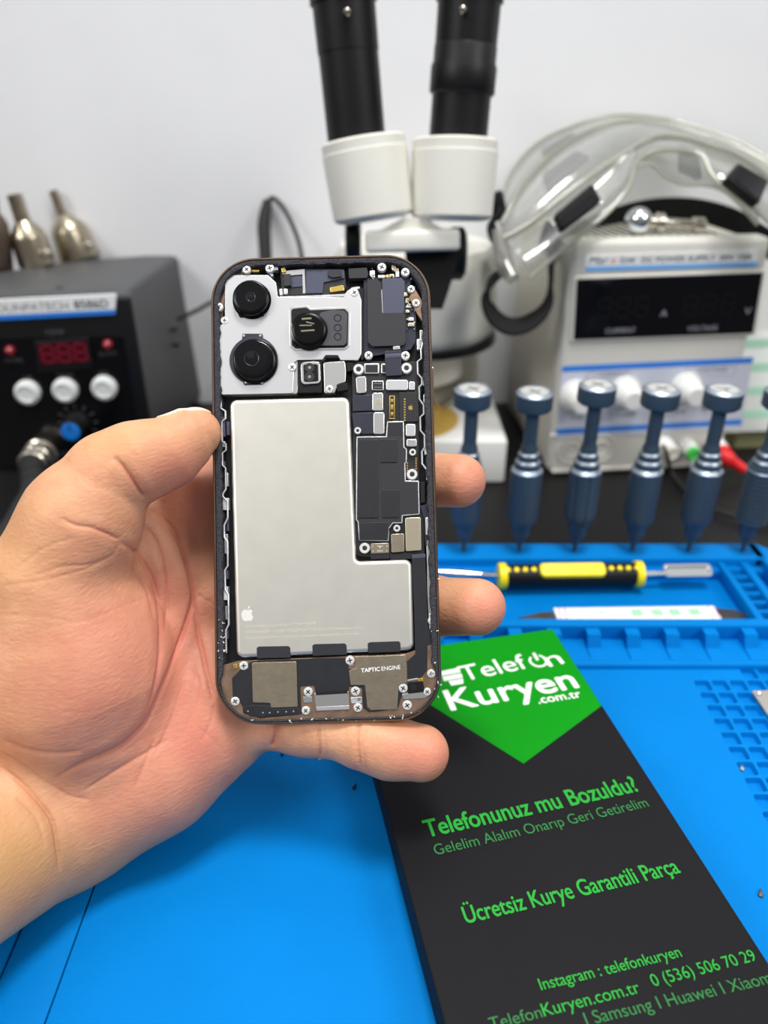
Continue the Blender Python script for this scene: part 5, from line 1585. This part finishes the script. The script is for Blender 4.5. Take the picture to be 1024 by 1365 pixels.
def subdivide(v, f):
    e = np.concatenate([f[:, [i, (i + 1) % 4]] for i in range(4)]); es = np.sort(e, 1)
    u, inv = np.unique(es, axis=0, return_inverse=True)
    inv = inv.reshape(4, -1).T
    em = (v[u[:, 0]] + v[u[:, 1]]) / 2; fm = v[f].mean(1)
    n = len(v); ne = len(u)
    ei = n + inv; fi = n + ne + np.arange(len(f))
    nf = np.concatenate([np.stack([f[:, i], ei[:, i], fi, ei[:, i - 1]], 1) for i in range(4)])
    return np.concatenate([v, em, fm]), nf
def grad(P):
    e = .35; g = np.stack([sdf(P + np.eye(3, dtype=np.float32)[i] * e) - sdf(P - np.eye(3, dtype=np.float32)[i] * e) for i in range(3)], 1)
    return g / (np.linalg.norm(g, axis=1, keepdims=True) + 1e-9)
vert, quads = subdivide(vert, quads)
P = vert.astype(np.float32)
for _ in range(2):
    P = P - grad(P) * sdf(P)[:, None] * .8
nrm = grad(P)
# palm and finger creases, pressed in along the lines the photo shows
PXv = P[:, 0] / P[:, 2] * FPX + 512; PYv = P[:, 1] / P[:, 2] * FPX + 682.5
front = nrm[:, 2] < .12
def pl_dist(line, smoothn=5):
    c = catmull([Vector((a[0], a[1])) for a in line], smoothn)
    best = np.full(len(P), 1e9, dtype=np.float32); tt = np.zeros(len(P), dtype=np.float32)
    n = len(c) - 1
    for i in range(n):
        ax, ay = c[i]; bx_, by_ = c[i + 1]
        dx, dy = bx_ - ax, by_ - ay; L2 = dx * dx + dy * dy + 1e-9
        t = np.clip(((PXv - ax) * dx + (PYv - ay) * dy) / L2, 0, 1)
        d = np.hypot(PXv - ax - t * dx, PYv - ay - t * dy)
        m = d < best; best[m] = d[m]; tt[m] = (i + t[m]) / n
    return best, tt
creases = [  # line, depth mm, half width px, bulge mm, lowest/highest depth it lives at
    ([(192, 676), (216, 689), (236, 716), (249, 753), (257, 795), (248, 830), (234, 870), (214, 920), (195, 962), (165, 992), (139, 1006), (104, 1020), (70, 1040)], 1.1, 5, .5),
    ([(257, 795), (263, 837), (270, 870), (276, 897), (286, 938)], .8, 4.5, .35),
    ([(160, 722), (182, 738), (202, 770), (212, 815), (214, 860), (208, 905), (196, 950)], .8, 5, .45),
    ([(190, 700), (205, 716), (214, 740), (220, 775), (222, 810), (218, 850)], .45, 4, .25),
    ([(184, 768), (196, 790), (204, 825)], .3, 4, .15),
    ([(192, 664), (182, 648), (168, 628), (152, 608)], .9, 5, .4),
    ([(160, 720), (144, 712), (120, 703), (100, 700), (80, 690)], .5, 4, .15),
    ([(158, 722), (150, 740), (120, 752), (80, 756), (40, 770)], .22, 3.5, .08),
    ([(100, 716), (60, 730), (20, 760)], .15, 3.5, .06), ([(146, 742), (110, 760), (50, 775), (0, 782)], .16, 3.5, .06),
    ([(210, 790), (160, 810), (110, 828), (60, 836)], .10, 3, .03), ([(100, 830), (50, 822), (0, 820)], .10, 3, .03),
    ([(0, 1021), (30, 1046), (55, 1072), (70, 1095), (76, 1125), (80, 1162)], .9, 5, .35),
    ([(0, 985), (40, 1000), (80, 1004), (110, 1000)], .35, 5, .15), ([(20, 1060), (48, 1090), (60, 1130)], .25, 4, .1),
    ([(60, 1040), (90, 1060), (120, 1066)], .3, 4, .12), ([(0, 1002), (30, 1020), (60, 1044)], .35, 4, .12),
    ([(110, 1055), (150, 1030), (200, 1000), (225, 985)], .35, 4, .15), ([(180, 1050), (196, 1010), (206, 985)], .3, 4, .1),
    ([(286, 938), (280, 965), (268, 990)], .25, 4, .08), ([(262, 968), (288, 990), (300, 1005)], .12, 4, .04),
    ([(246, 905), (232, 950), (205, 1010)], .35, 4, .12), ([(264, 900), (262, 930), (240, 990)], .25, 4, .1),
    ([(150, 940), (120, 950), (80, 948)], .06, 3, .02), ([(60, 900), (100, 912), (170, 900)], .06, 3, .02),
    ([(232, 700), (262, 690), (290, 680)], .2, 4, .1), ([(262, 792), (275, 800), (292, 808)], .3, 4, .1),
    ([(427, 960), (425, 985), (428, 1010)], .7, 4, .3), ([(480, 960), (476, 985), (481, 1026)], .6, 4, .28),
    ([(434, 960), (433, 985), (436, 1010)], .3, 3, .1), ([(487, 970), (484, 995), (488, 1028)], .25, 3, .1),
    ([(369, 960), (366, 980), (362, 996)], 1.2, 5, .3),
]
disp = np.zeros(len(P), dtype=np.float32); tint = np.zeros(len(P), dtype=np.float32)
for line, dep, wd, bul in creases:
    d, t = pl_dist(line)
    fade = np.clip(np.minimum(t, 1 - t) * 7, 0, 1)
    prof_ = -dep * np.exp(-(d / (wd * .55)) ** 2) + bul * np.exp(-((d - wd * 2.4) / (wd * 1.5)) ** 2) * .6
    disp += np.where(front, prof_ * fade, 0)
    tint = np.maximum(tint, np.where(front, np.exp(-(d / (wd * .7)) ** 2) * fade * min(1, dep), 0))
# thumb nail on the far upper side of the thumb tip
nail_line, _ = pl_dist([(214, 567), (240, 556), (272, 547)], 3)
nd = thumb_d
A_ = cs(228, 556, 243.5); B_ = cs(264, 541, 246.0)
tn = np.clip(((P - A_) @ (B_ - A_)) / float((B_ - A_) @ (B_ - A_)), -.2, 1.2)
cn = np.linalg.norm(P - (A_ + np.clip(tn, 0, 1)[:, None] * (B_ - A_)), axis=1)
nail = np.clip((4.6 - cn) * 3, 0, 1) * (nrm[:, 1] < -.25)
disp += np.where(nail > .5, .45, 0)
P2 = P + nrm * disp[:, None]
# world space
R3 = np.array([[1, 0, 0], [0, -math.sin(PIT), -math.cos(PIT)], [0, math.cos(PIT), -math.sin(PIT)]])   # rows: world x,y,z from camera x,y(down),z
Wd_ = np.array([[1, 0, 0], [0, -U_.y, F_.y], [0, -U_.z, F_.z]])
WP = (P2 * .001) @ Wd_.T + np.array(CAM)
me = bpy.data.meshes.new('person')
me.from_pydata(WP.tolist(), [], quads.tolist())
me.update()
bm = bmesh.new(); bm.from_mesh(me); bmesh.ops.recalc_face_normals(bm, faces=bm.faces[:]); bm.to_mesh(me); bm.free()
# skin tone map: rosier fleshy pads, fingertips and crease lines, paler crown
def blob(px, py, rx_, ry_): return np.exp(-(((PXv - px) / rx_) ** 2 + ((PYv - py) / ry_) ** 2))
rose = .6 * blob(140, 850, 90, 80) + .5 * blob(110, 940, 110, 60) + .8 * blob(640, 650, 45, 50) + .8 * blob(660, 812, 45, 45) + .85 * blob(570, 1005, 60, 40) + .35 * blob(270, 660, 40, 60) + .4 * blob(265, 900, 45, 100) + .4 * blob(240, 620, 50, 35) + .3 * blob(120, 720, 40, 30) + .5 * blob(270, 990, 60, 50)
rose = rose * .75 + .4 * blob(200, 1060, 130, 90) + .35 * blob(235, 800, 60, 150) + .2 * blob(200, 630, 60, 40)
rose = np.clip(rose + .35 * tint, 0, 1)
col = np.zeros((len(P), 4), dtype=np.float32); col[:, 0] = rose; col[:, 1] = nail; col[:, 2] = np.clip(.9 * blob(10, 1140, 75, 90) + .5 * blob(150, 585, 110, 28) + .5 * blob(10, 720, 60, 90) + .4 * blob(150, 1150, 120, 30), 0, 1); col[:, 3] = 1
at_ = me.color_attributes.new('skin_tone', 'FLOAT_COLOR', 'POINT')
at_.data.foreach_set('color', col.ravel())
# skin material
m = bpy.data.materials.new('skin'); m.use_nodes = True; n_ = m.node_tree; b = n_.nodes['Principled BSDF']
va = n_.nodes.new('ShaderNodeVertexColor'); va.layer_name = 'skin_tone'
sp = n_.nodes.new('ShaderNodeSeparateColor'); n_.links.new(va.outputs['Color'], sp.inputs[0])
co = n_.nodes.new('ShaderNodeTexCoord')
no = n_.nodes.new('ShaderNodeTexNoise'); no.inputs['Scale'].default_value = 90; no.inputs['Detail'].default_value = 6; no.inputs['Roughness'].default_value = .6
n_.links.new(co.outputs['Object'], no.inputs['Vector'])
def mix(fac, c1, c2):
    x = n_.nodes.new('ShaderNodeMix'); x.data_type = 'RGBA'
    if isinstance(fac, (int, float)): x.inputs[0].default_value = fac
    else: n_.links.new(fac, x.inputs[0])
    for s, c in ((6, c1), (7, c2)):
        if isinstance(c, tuple): x.inputs[s].default_value = lin(c) + (1,)
        else: n_.links.new(c, x.inputs[s])
    return x.outputs[2]
mot = n_.nodes.new('ShaderNodeMapRange'); mot.inputs['From Min'].default_value = .38; mot.inputs['From Max'].default_value = .66
n_.links.new(no.outputs['Fac'], mot.inputs['Value'])
SK = [(213, 159, 121), (199, 141, 107), (206, 122, 107), (244, 214, 198)]
c_ = mix(mot.outputs[0], SK[0], SK[1])
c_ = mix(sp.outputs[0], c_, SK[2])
c_ = mix(sp.outputs[2], c_, (196, 148, 98))
c_ = mix(sp.outputs[1], c_, SK[3])
n_.links.new(c_, b.inputs['Base Color'])
b.inputs['Roughness'].default_value = .5
b.inputs['Specular IOR Level'].default_value = .35
b.inputs['Subsurface Weight'].default_value = .15
b.inputs['Subsurface Radius'].default_value = (1, .35, .2)
b.inputs['Subsurface Scale'].default_value = .0025
vo = n_.nodes.new('ShaderNodeTexVoronoi'); vo.inputs['Scale'].default_value = 900
n_.links.new(co.outputs['Object'], vo.inputs['Vector'])
n2 = n_.nodes.new('ShaderNodeTexNoise'); n2.inputs['Scale'].default_value = 420; n2.inputs['Detail'].default_value = 5
mp = n_.nodes.new('ShaderNodeMapping'); mp.inputs['Scale'].default_value = (1, 1, 2.6); mp.inputs['Rotation'].default_value = (.3, .2, .6)
n_.links.new(co.outputs['Object'], mp.inputs['Vector']); n_.links.new(mp.outputs[0], n2.inputs['Vector'])
ad = n_.nodes.new('ShaderNodeMath'); ad.operation = 'MULTIPLY_ADD'; ad.inputs[1].default_value = .25
n_.links.new(vo.outputs['Distance'], ad.inputs[0]); n_.links.new(n2.outputs['Fac'], ad.inputs[2])
bp_ = n_.nodes.new('ShaderNodeBump'); bp_.inputs['Strength'].default_value = .3; bp_.inputs['Distance'].default_value = .0007
n_.links.new(ad.outputs[0], bp_.inputs['Height']); n_.links.new(bp_.outputs['Normal'], b.inputs['Normal'])
M['skin'] = m
hand = link('person', me, 'skin', None, None, 0)
for p in me.polygons: p.use_smooth = True
tag(hand, 'bare left hand, palm up, gripping the opened phone between thumb and fingers', 'person')
